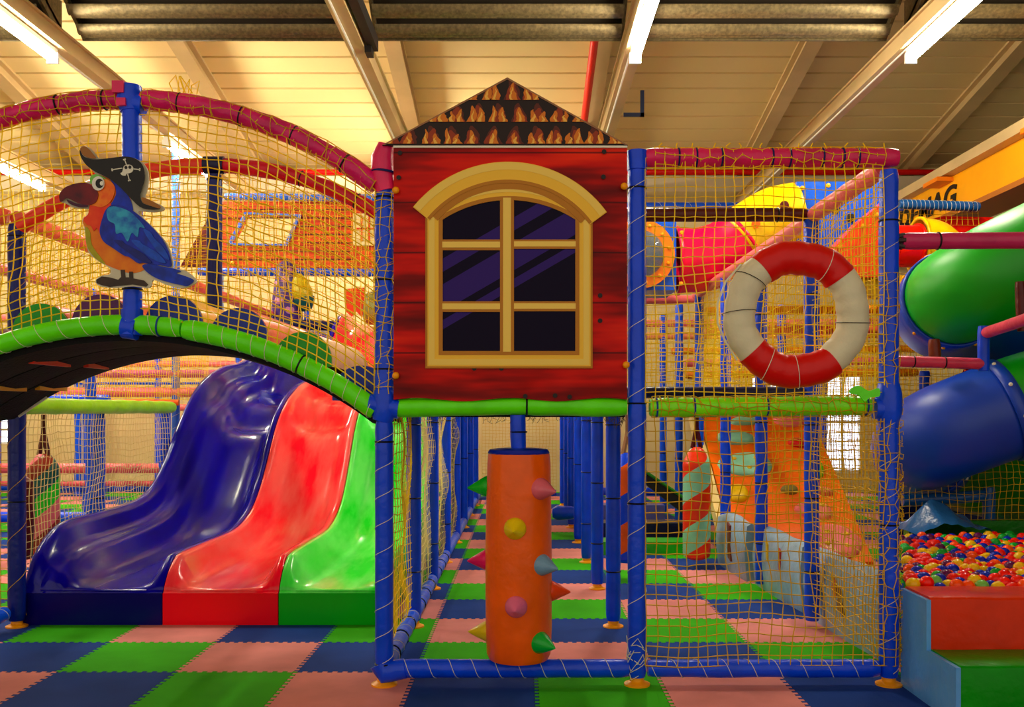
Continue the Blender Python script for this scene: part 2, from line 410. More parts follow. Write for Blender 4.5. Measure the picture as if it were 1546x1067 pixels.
# galvanised louvre boxes across the hall under the roof
YL = 4.3; zb = Z_(62, YL)
spans = [(-4.1, -1.62, 'at the upper left, left of the cable tray'), (-1.38, .93, 'at the top centre above the cabin'), (1.1, 3.38, 'at the top right between two lamps'), (3.55, 5.9, 'at the far upper right corner'), (-6.7, -4.3, 'at the far upper left corner')]
for a, b_, t in spans:
    th = thing('louvre_grille', 'galvanised steel louvre box under the roof, ' + t, 'roof grille', ((a+b_)/2, YL, zb))
    q = MB(); q.box((a, YL-1.6, zb + .34), (b_, YL-.5, zb+.37)); q.box((a, YL-.02, zb-.002), (b_, YL, zb+.1)); q.build('top_plate', GALV, th, smooth=False)
    q = MB(); q.add([(a, YL-.03, zb+.1), (b_, YL-.03, zb+.1), (b_, YL-.55, zb+.37), (a, YL-.55, zb+.37), (a, YL-.01, zb+.13), (b_, YL-.01, zb+.13), (b_, YL-.55, zb+.4), (a, YL-.55, zb+.4)], [(0,1,2,3),(4,7,6,5),(0,4,5,1),(2,6,7,3),(1,5,6,2),(0,3,7,4)]); q.build('backing_plate', mat('dark_galvanised', (40, 32, 22), rough=.7), th, smooth=False)
    for k in range(3):
        yy = YL - .06 - .19 * k; zz = zb + .01 + .10 * k; q = MB()
        pr = [(0, 0), (.03, -.015), (.06, .0), (.09, -.015), (.12, 0), (.15, .05), (.15, .065), (.12, .015), (.09, 0), (.06, .015), (.03, 0), (0, .015)]
        vs = [(a+.03, yy - p, zz + h) for p, h in pr] + [(b_-.03, yy - p, zz + h) for p, h in pr]; n = len(pr)
        q.add(vs, [(i, (i+1) % n, n+(i+1) % n, n+i) for i in range(n)]); q.build('louvre_slat', GALV, th)
    for e in (a, b_ - .03):
        q = MB(); q.add([(e, YL, zb), (e, YL-.6, zb+.34), (e, YL, zb+.37), (e+.03, YL, zb), (e+.03, YL-.6, zb+.34), (e+.03, YL, zb+.37)], [(0,1,2), (3,5,4), (0,3,4,1), (1,4,5,2), (2,5,3,0)]); q.build('end_plate', GALV, th, smooth=False)
# red sprinkler pipes
def czp(y): return ceil_z(y) - .3
q = MB(); q.tube([(.84, 4.4, czp(4.4)), (.84, 9.6, czp(9.6)), (.84, 10.3, czp(10.3)-.05)], .05, 14)
th = thing('sprinkler_pipe', 'thick red pipe running down under the roof behind the right slope of the cabin roof', 'pipe', (.84, 7, czp(7)))
q.build('pipe_run', PIPE, th)
q = MB(); q.box((.74, 8.75, czp(8.8)-.06), (.94, 8.82, czp(8.8)+.06)); q.lathe([(.07, -.03), (.07, .03)], (.84, 8.8, czp(8.8)), (0, 1, -.195), 14); q.build('pipe_flange', mat('dark_red_paint', (120, 10, 8)), th)
q = MB(); q.tube([(-9, 10.2, 5.02), (8, 10.2, 5.02)], .045, 10); tag(q.build('wall_pipe', PIPE), 'long thin red pipe running level high along the back wall', 'pipe')
# yellow crane girder
XG = 5.2
th = thing('crane_girder', 'yellow overhead crane girder with black lettering at the upper right', 'crane girder', (XG, 6, 3.6))
q = MB(); q.box((XG, -1, 3.68), (XG+.3, 10.4, 4.14)); q.build('girder_web', mat('crane_yellow', (250, 168, 6), rough=.4, var=.08), th, smooth=False)
q = MB(); q.box((XG-.1, -1, 3.62), (XG+.4, 10.4, 3.68)); q.build('bottom_flange', mat('dull_ochre_steel', (160, 100, 35), rough=.6), th, smooth=False)
q = MB(); q.box((XG-.14, -1, 4.14), (XG+.4, 10.4, 4.2)); q.box((XG-.14, -1, 4.2), (XG-.1, 10.4, 4.26)); q.build('top_rail', STEEL, th, smooth=False)
for yy in (4.6, 6.9, 9.2):
    q = MB(); q.box((XG-.2, yy, 4.08), (XG-.0, yy+.4, 4.13)); q.build('yellow_stop_block', mat('orange_steel', (225, 130, 20)), th, smooth=False)
fc = bpy.data.curves.new('lettering', 'FONT'); fc.body = 'DEMAG'; fc.size = .34; fc.extrude = .004; fc.offset = .009; fc.shear = .15; fc.space_character = 1.08
fo = bpy.data.objects.new('lettering', fc); COL.objects.link(fo)
bpy.context.view_layer.update()
me = bpy.data.meshes.new_from_object(fo.evaluated_get(bpy.context.evaluated_depsgraph_get())); bpy.data.objects.remove(fo)
wx = max(v.co.x for v in me.vertices); sx = 1.75 / wx
for v in me.vertices:
    x, y, z = v.co; v.co = (-.01 - z, 8.55 - 6 - x * sx, 3.79 - 3.6 + y)
me.materials.clear(); me.materials.append(mat('black_lettering', (24, 18, 8), rough=.5)); lo = bpy.data.objects.new('lettering', me); COL.objects.link(lo); lo.parent = th

# ------------------------------------------------------------------ module frame: rows of posts
XL, XM, XR = -.66, .54, 1.735
TOP = 2.51
ordn = ['front', 'second', 'third', 'fourth', 'fifth', 'sixth', 'seventh', 'eighth', 'ninth']
# three front posts in full detail
padded('padded_post', [(XL, 0, .04), (XL, 0, 1.25)], .043, BLUE, 'blue corded post at the left of the corridor opening, below the green beam', 'padded post', ties=(.05, .92), cord=9, foot=True, seed=1)
pA = padded('padded_post', [(XL, 0, 1.38), (XL, 0, 2.36)], .045, BLUE, 'blue padded post wrapped in yellow net at the left edge of the cabin front', 'padded post', ties=(.12, .55, .95), cord=7, seed=2, cordm=NETO, amp=.08)
padded('padded_post', [(XM, 0, .04), (XM, 0, 1.28), (XM, 0, 2.53)], .044, BLUE, 'blue padded post with spiral cord between the cabin and the life ring bay', 'padded post', ties=(.33, .52, .93), cord=15, foot=True, seed=3, amp=.06)
pC = padded('padded_post', [(XR, 0, .04), (XR, 0, 1.28), (XR, 0, 2.44)], .045, BLUE, 'blue padded post wound with netting at the right corner of the life ring bay', 'padded post', ties=(.3, .52, .56, .9), cord=14, foot=True, seed=4, amp=.09, cordm=NETC)
# wrapped corner joints
q = MB(); q.tube([(XL-.01, 0, 1.25), (XL, 0, 1.29), (XL, 0, 1.36), (XL, 0, 1.4)], [.046, .058, .058, .046], 16); q.tube([(XL-.07, 0, 1.33), (XL+.07, 0, 1.31)], [.05, .05], 14)
tag(q.build('joint_wrap', BLUE), 'blue taped joint where the green arch meets the cabin post', 'joint cover')
q = MB(); q.tube([(XL+.01, 0, 2.34), (XL-.005, 0, 2.4), (XL-.01, 0, 2.5), (XL+.01, 0, 2.56)], [.05, .056, .054, .04], 16); 
o = tag(q.build('joint_wrap', vinyl('rose_vinyl', (225, 50, 110))), 'pink taped joint on top of the post left of the cabin roof', 'joint cover')
q = MB(); ring(q, Vector((XL, 0, 2.43)), Vector((0.1, 0, 1)), .057, .006); q.build('cable_tie', mat('navy_tie', (10, 20, 90)), o)
q = MB(); q.tube([(XM-.03, 0, 2.5), (XM+.1, 0, 2.54)], [.03, .012], 12, sq=(.5, 1)); q.tube([(XM, -.005, 2.44), (XM, -.005, 2.53)], [.047, .05], 14); tag(q.build('joint_wrap', BLUE), 'blue vinyl cap on the post right of the cabin roof', 'joint cover')
q = MB(); q.tube([(XR, 0, 1.24), (XR, 0, 1.3), (XR, 0, 1.38), (XR, 0, 1.44)], [.046, .062, .06, .046], 16); q.tube([(XR-.07, 0, 1.31), (XR, 0, 1.31)], .05, 14); tag(q.build('joint_wrap', BLUE), 'blue taped joint at the right end of the olive green beam', 'joint cover')
q = MB()
for k in range(26):
    a = random.uniform(0, 2*PI); r_ = .046; z0 = random.uniform(.07, .2)
    q.tube([(XM + r_*math.cos(a), r_*math.sin(a), z0), (XM + r_*1.1*math.cos(a+.6), r_*1.1*math.sin(a+.6), z0 + random.uniform(-.05, .05)), (XM + r_*math.cos(a+1.3), r_*math.sin(a+1.3), z0 + random.uniform(-.04, .04))], .002, 4)
tag(q.build('twine_knot', CORD), 'tangle of pale twine round the foot of the post between the two bays', 'twine')

side_txt = {XL: 'left side of the corridor', XM: 'right side of the corridor', XR: 'line between corridor and ball pit'}
for X0 in (XL, XM, XR):
    for k in range(1, 8):
        y = 1.2 * k
        if X0 == XR and k > 6: continue
        z0 = .04
        c = BLUE if k < 4 or X0 != XR else BLUE2
        det = k <= 3
        padded('padded_post', [(X0 + random.uniform(-.006, .006), y, z0), (X0, y, TOP - .02)], .045, c,
               'blue padded post, %s from the front on the %s' % (ordn[k], side_txt[X0]), 'padded post',
               ties=((.12, .3, .48, .8) if det else (.3,)), foot=(X0 != XR), seed=k, sides=14)
# beams of the front plane
padded('padded_beam', [(XL+.05, 0, 1.315), (XL+.6, 0, 1.325), (XM-.05, 0, 1.32)], .047, GREEN, 'bright green padded beam under the red cabin front', 'padded beam', ties=(.57,), seed=5, amp=.1, cord=0)
bG = padded('padded_beam', [(XM+.06, 0, 1.315), (XR-.09, 0, 1.325)], .046, vinyl('olive_green_vinyl', (135, 232, 25)), 'green padded beam overgrown with yellow twine below the life ring', 'padded beam', ties=(.03, .2, .53, .98), cord=6, seed=6, amp=.08, tie_m=mat('blue_tie', (20, 60, 150)), cordm=NETO)
padded('padded_beam', [(XL+.08, 0, .078), (XM-.04, 0, .078)], .043, BLUE, 'blue padded floor beam in front of the corridor, under the spiked cylinder', 'padded beam', cord=10, seed=7, amp=.07)
padded('padded_beam', [(XM+.05, 0, .078), (XR-.05, 0, .078)], .042, BLUE, 'blue padded floor beam along the foot of the life ring bay net', 'padded beam', cord=9, seed=8, amp=.07)
bT = padded('padded_beam', [(XM+.04, 0, 2.5), (XR+.04, 0, 2.5)], .046, vinyl('wine_pink_vinyl', (215, 40, 105), var=.3), 'magenta padded top beam with dark ties above the life ring', 'padded beam', ties=(.13, .2, .3, .5, .57, .7, .78, .84), seed=9, amp=.05, tie_m=mat('navy_tie', (10, 20, 90)))
q = MB(); q.tube([(XL-.02, 0, .1), (XL, -.005, .06), (XL+.1, 0, .078)], [.05, .055, .048], 14); tag(q.build('joint_wrap', BLUE), 'blue taped elbow on the floor at the left foot of the cabin bay', 'joint cover')
wrapnet(pA, [(XL, 0, 1.38), (XL, 0, 2.33)], .047, NETY, 26, 7, 71)
wrapnet(pC, [(XR, 0, .1), (XR, 0, 1.95)], .048, NETO, 46, 6, 72)
wrapnet(bG, [(XM+.07, 0, 1.318), (XR-.09, 0, 1.325)], .05, NETO, 28, 7, 73)
wrapnet(bT, [(XM+.08, 0, 2.5), (XR-.03, 0, 2.5)], .048, NETY, 26, 6, 74)
# grubby fringe under the green beam
q = MB()
for k in range(80):
    x = random.uniform(XL+.1, XM-.05) if k % 3 else random.uniform(.38, XM-.05); z = 1.272
    l = random.uniform(.01, .035) * (1.6 if k % 9 == 0 else 1)
    q.tube([(x, -.01, z), (x+random.uniform(-.01, .01), -.02, z-l*.6), (x+random.uniform(-.02, .02), -.015, z-l)], .0013, 3)
tag(q.build('frayed_threads', mat('grey_brown_thread', (70, 55, 40))), 'frayed grey threads hanging under the green beam of the cabin', 'threads', kind='stuff')
# side beams going back
def ybeam(x, z, y0, y1, m, label, r=.043, **k): return padded('padded_beam', [(x, y0, z), (x, y1, z)], r, m, label, 'padded beam', **k)
for k in range(8):
    y0 = 1.2 * k
    ybeam(XL, .078, y0+.05, y0+1.15, BLUE2, 'blue padded floor beam, %s along the left side of the corridor' % ordn[k], ties=((.2, .5, .8) if k < 3 else ()), cord=(6 if k < 3 else 0), seed=k+20)
ybeam(XR, 2.47, .07, 1.15, vinyl('salmon_vinyl', (240, 120, 120), bump=.7), 'salmon pink padded beam slanting back from the corner above the life ring, nearest length', r=.046, seed=31, amp=.12)
ybeam(XR, 2.46, 1.25, 5.0, PINK, 'long salmon pink padded beam slanting down behind the life ring', r=.046, seed=32, amp=.06)
padded('padded_beam', [(XM, 1.2, 2.48), (XR-.03, 1.2, 2.48)], .042, MAROON, 'dark maroon padded beam crossing behind the life ring bay net', 'padded beam', ties=(.85,), seed=33)
padded('padded_beam', [(XM, 5.1, 2.43), (XR, 5.1, 2.43)], .045, PINK, 'pale pink level beam behind the bubble window and red tunnel', 'padded beam', seed=34)
padded('padded_beam', [(XM+.05, 1.2, 1.41), (XR-.05, 1.2, 1.41)], .035, NAVY, 'navy padded beam peeping over the green beam below the life ring', 'padded beam', seed=35)
padded('padded_beam', [(XL+.05, 9.55, .08), (XM-.05, 9.55, .08)], .05, BLUE, 'dark blue floor beam closing the far end of the corridor', 'padded beam', seed=36)
padded('padded_beam', [(XM+.05, 7.2, .3), (XR, 7.2, .3)], .05, BLUE, 'dark blue low beam behind the mint and orange striped bag', 'padded beam', seed=37)
# decks
for k in range(1):
    q = MB(); q.box((XL+.05, 1.2*k+.06, 1.27), (XM-.05, 1.2*k+1.14, 1.34)); tag(q.build('deck_panel', UNDER, smooth=False), 'black padded deck panel behind the green beam of the cabin', 'deck panel')
# ------------------------------------------------------------------ nets of the main frame
wallnet(XM+.035, -.035, XR-.035, -.035, .1, 1.3, NETO, 'olive yellow net over the lower opening under the life ring', seed=3, bag=.05, jit=.1, cell=.048, wave=.035, r=.003)
wallnet(XM+.035, -.03, XR-.035, -.03, 1.34, 2.49, NETY, 'yellow net across the bay behind the life ring', seed=4, bag=.03, jit=.08, cell=.046, wave=.03, r=.003)
wallnet(XR, .04, XR, 1.16, 1.34, 2.44, NETY, 'yellow side net slanting back from the corner post right of the life ring', seed=5, bag=.02)
wallnet(XR, .04, XR, 1.16, .1, 1.28, NETO, 'olive yellow side net between the corner post and the ball pit', seed=6, bag=.03)
for k in range(1, 4):
    wallnet(XR, 1.2*k+.04, XR, 1.2*k+1.16, 1.36, 2.42, NETY, 'yellow side net seen edge-on inside the ring, %s bay back' % ordn[k], seed=6+k, bag=.02)
wallnet(XM+.04, 2.4, XR-.04, 2.4, 1.36, 2.0, NETY, 'yellow cross net two bays behind the life ring', seed=12, cell=.05)
wallnet(XM+.04, 6.0, XR-.04, 6.0, 1.36, 2.45, NETY, 'yellow cross net behind the red tunnel', seed=13, cell=.05)
wallnet(XL-.01, .04, XL-.01, 1.16, .13, 1.28, NETY, 'yellow net sagging beside the slide in the first corridor bay', seed=14, bag=.05, wave=.03)
for k in range(1, 4):
    wallnet(XL-.01, 1.2*k+.04, XL-.01, 1.2*k+1.16, .13, 1.28, NETC, 'cream net bulging between posts on the corridor\'s left side, %s bay' % ordn[k], seed=15+k, bag=.06)
wallnet(XL+.05, 9.5, XM-.05, 9.5, .13, 1.26, NETO, 'fine net across the far end of the corridor', seed=20, cell=.05)
wallnet(XR+.05, 2.45, 4.6, 2.45, .5, 1.55, NETO, 'dark yellow net behind the ball pit', seed=21, cell=.05)
# loose twine ends on the right post
q = MB()
for k in range(70):
    z = random.uniform(.1, 1.35); x = XR + .045
    q.tube([(x, -.01, z), (x + random.uniform(.005, .02), -.02, z + random.uniform(-.015, .02)), (x+random.uniform(-.01, .015), -.03, z+random.uniform(-.03, .03))], .0022, 3)
tag(q.build('twine_ends', NETO), 'frayed yellow twine ends along the right corner post', 'twine', kind='stuff')
q = MB()
for k in range(14):
    x = lerp(XM+.1, XR-.05, k/13) + random.uniform(-.02, .02)
    q.tube([(x, -.02, 2.535), (x+random.uniform(-.01, .01), -.02, 2.55), (x+random.uniform(-.015, .015), -.02, 2.565)], .003, 4)
tag(q.build('twine_ends', NETY), 'yellow twine knots standing up along the magenta top beam', 'twine', kind='stuff')

# ------------------------------------------------------------------ painted cabin front
YP = -.055
def px2(px, py, Y=YP): return (X_(px, Y), Z_(py, Y))
def planks():
    m = bpy.data.materials.new('printed_red_planks'); m.use_nodes = True
    nt = m.node_tree; N = nt.nodes; L = nt.links; b = N['Principled BSDF']; b.inputs['Roughness'].default_value = .42; b.inputs['Specular IOR Level'].default_value = .15
    g = N.new('ShaderNodeTexCoord'); mp = N.new('ShaderNodeMapping'); mp.inputs['Scale'].default_value = (.55, 1, 3.6); L.new(g.outputs['Object'], mp.inputs[0])
    n = N.new('ShaderNodeTexNoise'); n.inputs['Scale'].default_value = 2.1; n.inputs['Detail'].default_value = 3; n.inputs['Roughness'].default_value = .55; L.new(mp.outputs[0], n.inputs['Vector'])
    r = N.new('ShaderNodeValToRGB'); L.new(n.outputs['Fac'], r.inputs[0]); e = r.color_ramp.elements
    e[0].position = .3; e[0].color = lin((70, 4, 10)) + (1,); e[1].position = .74; e[1].color = lin((225, 52, 8)) + (1,)
    q = e.new(.45); q.color = lin((125, 8, 8)) + (1,); q = e.new(.57); q.color = lin((190, 20, 6)) + (1,)
    # plank seams
    s = N.new('ShaderNodeSeparateXYZ'); L.new(g.outputs['Object'], s.inputs[0])
    def mth(op, a, c=None):
        k = N.new('ShaderNodeMath'); k.operation = op
        for i, v in enumerate((a, c)):
            if v is None: continue
            if isinstance(v, (int, float)): k.inputs[i].default_value = v
            else: L.new(v, k.inputs[i])
        return k.outputs[0]
    f = mth('FRACT', mth('DIVIDE', mth('ADD', s.outputs[2], .02), .235))
    ln = mth('MULTIPLY', mth('GREATER_THAN', f, .035), .75)
    mx = N.new('ShaderNodeMix'); mx.data_type = 'RGBA'; mx.inputs['B'].default_value = lin((48, 4, 8)) + (1,)
    L.new(mth('SUBTRACT', .75, ln), mx.inputs['Factor']); L.new(r.outputs[0], mx.inputs['A']); L.new(mx.outputs['Result'], b.inputs['Base Color'])
    n2 = N.new('ShaderNodeTexNoise'); n2.inputs['Scale'].default_value = 3; L.new(g.outputs['Object'], n2.inputs['Vector'])
    bp = N.new('ShaderNodeBump'); bp.inputs['Strength'].default_value = .35; bp.inputs['Distance'].default_value = .05; L.new(n2.outputs['Fac'], bp.inputs['Height']); L.new(bp.outputs[0], b.inputs['Normal'])
    return m
x0, z1 = px2(594, 223); x1, z0 = px2(947, 603)
cab = thing('painted_cabin_front', 'red plank-printed cabin front with a large yellow arched window, above the green beam', 'cabin panel', ((x0+x1)/2, YP, z0))
q = MB(); NX, NZ = 30, 34; vs = []
for layer, yo in ((0, 0), (1, .035)):
    for j in range(NZ + 1):
        for i in range(NX + 1):
            u = i/NX; v = j/NZ
            e = min(1, 8*min(u, 1-u, v, 1-v)); yy = YP + yo + (.006*(1-e) + .004*noise.noise(Vector((u*6, v*9, 2)))*(1) if layer == 0 else 0)
            bow = (.008 * math.sin(u*PI*5) if v < .02 else 0)
            vs.append((lerp(x0, x1, u), yy, lerp(z0, z1, v) + bow))
W = NX + 1; fs = []
for layer in (0, 1):
    o_ = layer * W * (NZ+1)
    fs += [(o_+j*W+i, o_+j*W+i+1, o_+(j+1)*W+i+1, o_+(j+1)*W+i) for j in range(NZ) for i in range(NX)]
B_ = W*(NZ+1); rim = [i for i in range(W)] + [j*W+NX for j in range(1, NZ+1)] + [NZ*W+i for i in range(NX-1, -1, -1)] + [j*W for j in range(NZ-1, 0, -1)]
fs += [(rim[k], rim[(k+1) % len(rim)], rim[(k+1) % len(rim)]+B_, rim[k]+B_) for k in range(len(rim))]
q.add(vs, fs); q.build('plank_board', planks(), cab, auto=60)
YELF = mat('printed_yellow_frame', (240, 196, 84), rough=.5, spec=.15); YELD = mat('printed_ochre_frame', (176, 118, 18), rough=.45); YELL = mat('printed_pale_frame', (240, 208, 110), rough=.45); SHD = mat('printed_maroon_edge', (66, 8, 12), rough=.5)
def arc(cx, cy, R, a0, a1, n):
    return [(cx + R*math.cos(math.radians(lerp(a0, a1, i/n))), cy - R*math.sin(math.radians(lerp(a0, a1, i/n)))) for i in range(n+1)]
def W2(pts, Y=YP): return [px2(a, b_, Y) for a, b_ in pts]
def frame_band(o_, i_, m, y0, y1, name, parent=None):
    """closed arch-topped band; o_/i_ = (left, right, bottom, spring y)"""
    def outline(t):
        half = 101 + t; R = 186 + t; cx = 768.5; cy = 487.5; s = cy - math.sqrt(R*R-half*half); a = math.degrees(math.asin(half/R)); l, r, b_ = cx-half, cx+half, 531+t
        return [(l, b_), (l, lerp(b_, s, .5)), (l, s)] + arc(cx, cy, R, 90+a, 90-a, 24)[1:-1] + [(r, s), (r, lerp(b_, s, .5)), (r, b_)]
    q = MB(); q.strip(W2(outline(o_)), W2(outline(i_)), y0, y1, closed=True); return q.build(name, m, parent or cab, auto=30)
# panes
q = MB(); half = 101; l, r, b_, s = 668, 869, 531, 331; R = 186; cy = s + math.sqrt(R*R - 100.5**2); a = math.degrees(math.asin(100.5/R))
poly = [(l, b_), (l, s)] + arc((l+r)/2, cy, R, 90+a, 90-a, 24)[1:-1] + [(r, s), (r, b_)]
pm = bpy.data.materials.new('printed_violet_glass'); pm.use_nodes = True
nt = pm.node_tree; N = nt.nodes; L = nt.links; b0 = N['Principled BSDF']; b0.inputs['Roughness'].default_value = .5; b0.inputs['Specular IOR Level'].default_value = .1
g = N.new('ShaderNodeTexCoord'); sp = N.new('ShaderNodeSeparateXYZ'); L.new(g.outputs['Object'], sp.inputs[0])
def mth2(op, a, c=None):
    k = N.new('ShaderNodeMath'); k.operation = op
    for i, v in enumerate((a, c)):
        if v is None: continue
        if isinstance(v, (int, float)): k.inputs[i].default_value = v
        else: L.new(v, k.inputs[i])
    return k.outputs[0]
sc = F/(D0+YP); cxw, _, czw = cab['_b']
pxn = mth2('ADD', mth2('MULTIPLY', sp.outputs[0], sc), VX + cxw*sc); pyn = mth2('SUBTRACT', HZ + (CZ-czw)*sc, mth2('MULTIPLY', sp.outputs[2], sc))
sv = mth2('ADD', pyn, mth2('MULTIPLY', mth2('SUBTRACT', pxn, 667), .58))
rr = N.new('ShaderNodeValToRGB'); rr.color_ramp.interpolation = 'CONSTANT'; L.new(mth2('DIVIDE', mth2('SUBTRACT', sv, 300), 300), rr.inputs[0])
dk = lin((16, 8, 36)) + (1,); lt = lin((56, 38, 112)) + (1,); el = rr.color_ramp.elements
el[0].position = 0; el[0].color = dk; el[1].position = (391-300)/300; el[1].color = lt
for p_, c_ in ((411, dk), (430, lt), (470, dk), (483, lt), (497, dk)):
    e_ = el.new((p_-300)/300); e_.color = c_
L.new(rr.outputs[0], b0.inputs['Base Color'])
q.prism(W2(poly), YP-.004, YP+.0, None); q.build('window_pane', pm, cab, smooth=False)
ew = frame_band(25, -1, YELF, YP-.008, YP, 'window_frame')
frame_band(25, 22, YELD, YP-.0095, YP-.008, 'frame_edge', ew)
frame_band(20, 11, YELL, YP-.0095, YP-.008, 'frame_highlight', ew)
frame_band(5, -1, YELD, YP-.0095, YP-.008, 'frame_edge', ew)
# hood
def hood(R0, R1, a0, a1, m, y0, y1, name, parent):
    q = MB(); q.strip(W2(arc(767, 429, R0, a0, a1, 40)), W2(arc(767, 429, R1, a0, a1, 40)), y0, y1); return q.build(name, m, parent, auto=30)
h = hood(184, 152, 141, 36, YELF, YP-.012, YP, 'window_hood', cab)
hood(183, 172, 140.6, 36.4, YELL, YP-.0135, YP-.012, 'hood_highlight', h); hood(157, 152, 140.6, 36.4, YELD, YP-.0135, YP-.012, 'hood_edge', h)
hood(152, 143, 138, 40, YELD, YP-.0112, YP-.006, 'hood_underside', h)
def bar(xa, ya, xb, yb, vert):
    q = MB(); a_ = px2(xa, yb); b__ = px2(xb, ya); q.box((a_[0], YP-.009, a_[1]), (b__[0], YP, b__[1])); o = q.build('glazing_bar', YELD, cab, smooth=False)
    q = MB(); 
    if vert: a_ = px2(lerp(xa, xb, .22), yb); b__ = px2(lerp(xa, xb, .78), ya)
    else: a_ = px2(xa, lerp(ya, yb, .75)); b__ = px2(xb, lerp(ya, yb, .2))
    q.box((a_[0], YP-.0105, a_[1]), (b__[0], YP-.009, b__[1])); q.build('bar_face', YELL, o, smooth=False)
bar(755, 299, 776, 531, True); bar(668, 362, 755, 378, False); bar(776, 362, 869, 376, False); bar(668, 455, 755, 471, False); bar(776, 455, 869, 470, False)
NAIL = mat('printed_black_nail', (22, 6, 10))
for (a_, b__) in ((604, 231), (602, 268), (912, 229), (911, 267), (906, 446), (906, 484), (716, 556), (757, 556), (838, 597), (793, 598), (860, 599)):
    q = MB(); x, z = px2(a_, b__); q.lathe([(.011, 0), (.011, .004)], (x, YP-.004, z), (0, 1, 0), 12); q.build('printed_nail', NAIL, cab)
for (a_, b__) in ((598, 288), (942, 282), (945, 551), (598, 567)):
    x, z = px2(a_, b__); q = MB(); q.lathe([(0, 0), (.009, .001), (.015, .006), (.017, .013), (.015, .02), (.01, .026)], (x, YP-.026, z), (0, 1, 0), 16); q.build('yellow_button', FOOT, cab)
for (a_, b__, c_, d_, t_) in ((870, 427, 950, 429, 1), (600, 505, 640, 506, 1), (898, 502, 945, 503, 1)):
    pass
# roof gable
rf = thing('painted_cabin_roof', 'triangular shingle-painted roof board on top of the cabin', 'roof panel', (X_(765, YP), YP, Z_(219, YP)))
tri = [(577, 219), (766, 117), (948, 219)]
q = MB(); q.prism(W2(tri), YP+.0, YP+.03); q.build('gable_board', mat('printed_dark_shingle', (26, 6, 6), rough=.5), rf, smooth=False)
q = MB(); t2 = [(577, 219), (766, 117), (948, 219), (944, 219), (766, 120), (581, 219)]; q.prism(W2(t2), YP-.003, YP+.0); q.build('gable_edge', mat('pale_brown_edge', (150, 110, 80)), rf, smooth=False)
AM = [mat('printed_amber', (206, 120, 30)), mat('printed_rust', (140, 52, 14)), mat('printed_straw', (238, 186, 90)), mat('printed_brown', (84, 30, 12))]
rr_ = random.Random(3)
def inside(px, py):
    """clip to the gable"""
    t = (py - 117) / 102
    return 766 - 189*t + 5 < px < 766 + 182*t - 5
for row, (ya, yb) in enumerate(((119, 151), (155, 184), (189, 217))):
    q = MB(); w_ = 31; off = (0, 10, 3)[row]
    xs_ = [572 + off + i*w_ + rr_.uniform(-4, 4) for i in range(-1, 14)]
    def tongue(c_, hw, top, mm, lay):
        K = 8; pa = []; pb = []; ph = rr_.uniform(0, 6)
        for k in range(K + 1):
            t = k / K; yy = lerp(top, yb, t); h_ = hw * (.12 + .88 * t**.7); jx = 1.6*math.sin(ph + t*5) + rr_.uniform(-.7, .7)
            T = (yy - 117)/102; mn = 766 - 189*T + 4; mxx = 766 + 182*T - 4
            pa.append((min(max(c_ - h_ + jx, mn), mxx), yy)); pb.append((min(max(c_ + h_*rr_.uniform(.8, 1.05) + jx, mn), mxx), yy))
        if max(b_[0]-a_[0] for a_, b_ in zip(pa, pb)) < 1.5: return
        y_ = YP - .0012*(lay+1); A3 = [px2(*p_) for p_ in pa]; B3 = [px2(*p_) for p_ in pb]; n = len(A3)
        q.add([(x, y_, z) for x, z in A3] + [(x, y_, z) for x, z in B3], [(k, k+1, n+k+1, n+k) for k in range(n-1)], mm)
    for i in range(len(xs_) - 1):
        c0 = (xs_[i] + xs_[i+1])/2
        tongue(c0, w_*.42, ya + 1, AM[3], 0); tongue(c0 + rr_.uniform(-3, 3), w_*.36, ya + rr_.uniform(4, 9), AM[1], 1)
        for o2 in ((-7, 6) if rr_.random() < .75 else (0,)):
            hh = rr_.uniform(.15, .5); tongue(c0 + o2 + rr_.uniform(-2, 2), rr_.uniform(4.5, 8), lerp(ya, yb, hh), AM[0], 2)
            tongue(c0 + o2 + rr_.uniform(-2, 2), rr_.uniform(1.6, 3.4), lerp(ya, yb, hh + .22), AM[2], 3)
    q.build('shingle_row', None, rf, smooth=False)
# thin white batten between roof and wall
q = MB(); a_ = px2(594, 223); b__ = px2(947, 220); q.box((a_[0], YP-.004, a_[1]), (b__[0], YP+.02, b__[1])); q.build('white_batten', WHITEP, cab, smooth=False)

# ------------------------------------------------------------------ spiked punch cylinder
XC = X_(783, 0); cyl = thing('spiked_cylinder', 'tall orange inflatable cylinder covered in coloured cone spikes, hanging under the cabin', 'play cylinder', (XC, 0, .118))
q = MB(); nn_ = 48; prof = [(0, 0), (.1, 0), (.14, .006), (.152, .03), (.157, .15), (.158, .5), (.153, .8), (.149, .93), (.145, .975), (.12, .985), (0, .985)]
K = len(prof); vs = []
for r_, h_ in prof:
    for j in range(nn_):
        th_ = 2*PI*j/nn_; rk = r_ * (1 + (.012*math.sin(th_*17+1) if h_ > .9 and r_ > .1 and h_ < .98 else 0) + .006*math.sin(3*th_+h_*9))
        vs.append((XC + rk*math.cos(th_), rk*math.sin(th_), .122 + h_))
q.add(vs, [(i*nn_+j, i*nn_+(j+1) % nn_, (i+1)*nn_+(j+1) % nn_, (i+1)*nn_+j) for i in range(K-1) for j in range(nn_)]); q.build('orange_sleeve', ORANGE, cyl)
q = MB(); q.lathe([(.144, 0), (.147, .006), (.138, .02), (.1, .026), (0, .027)], (XC, 0, .122+.975), n=40); q.build('blue_top_disc', vinyl('top_blue_vinyl', (12, 40, 160)), cyl)
q = MB(); q.tube([(XC, 0, 1.115), (XC-.003, 0, 1.18), (XC-.004, 0, 1.28)], [.036, .038, .037], 18); po = q.build('hanging_pole', BLUE, cyl)
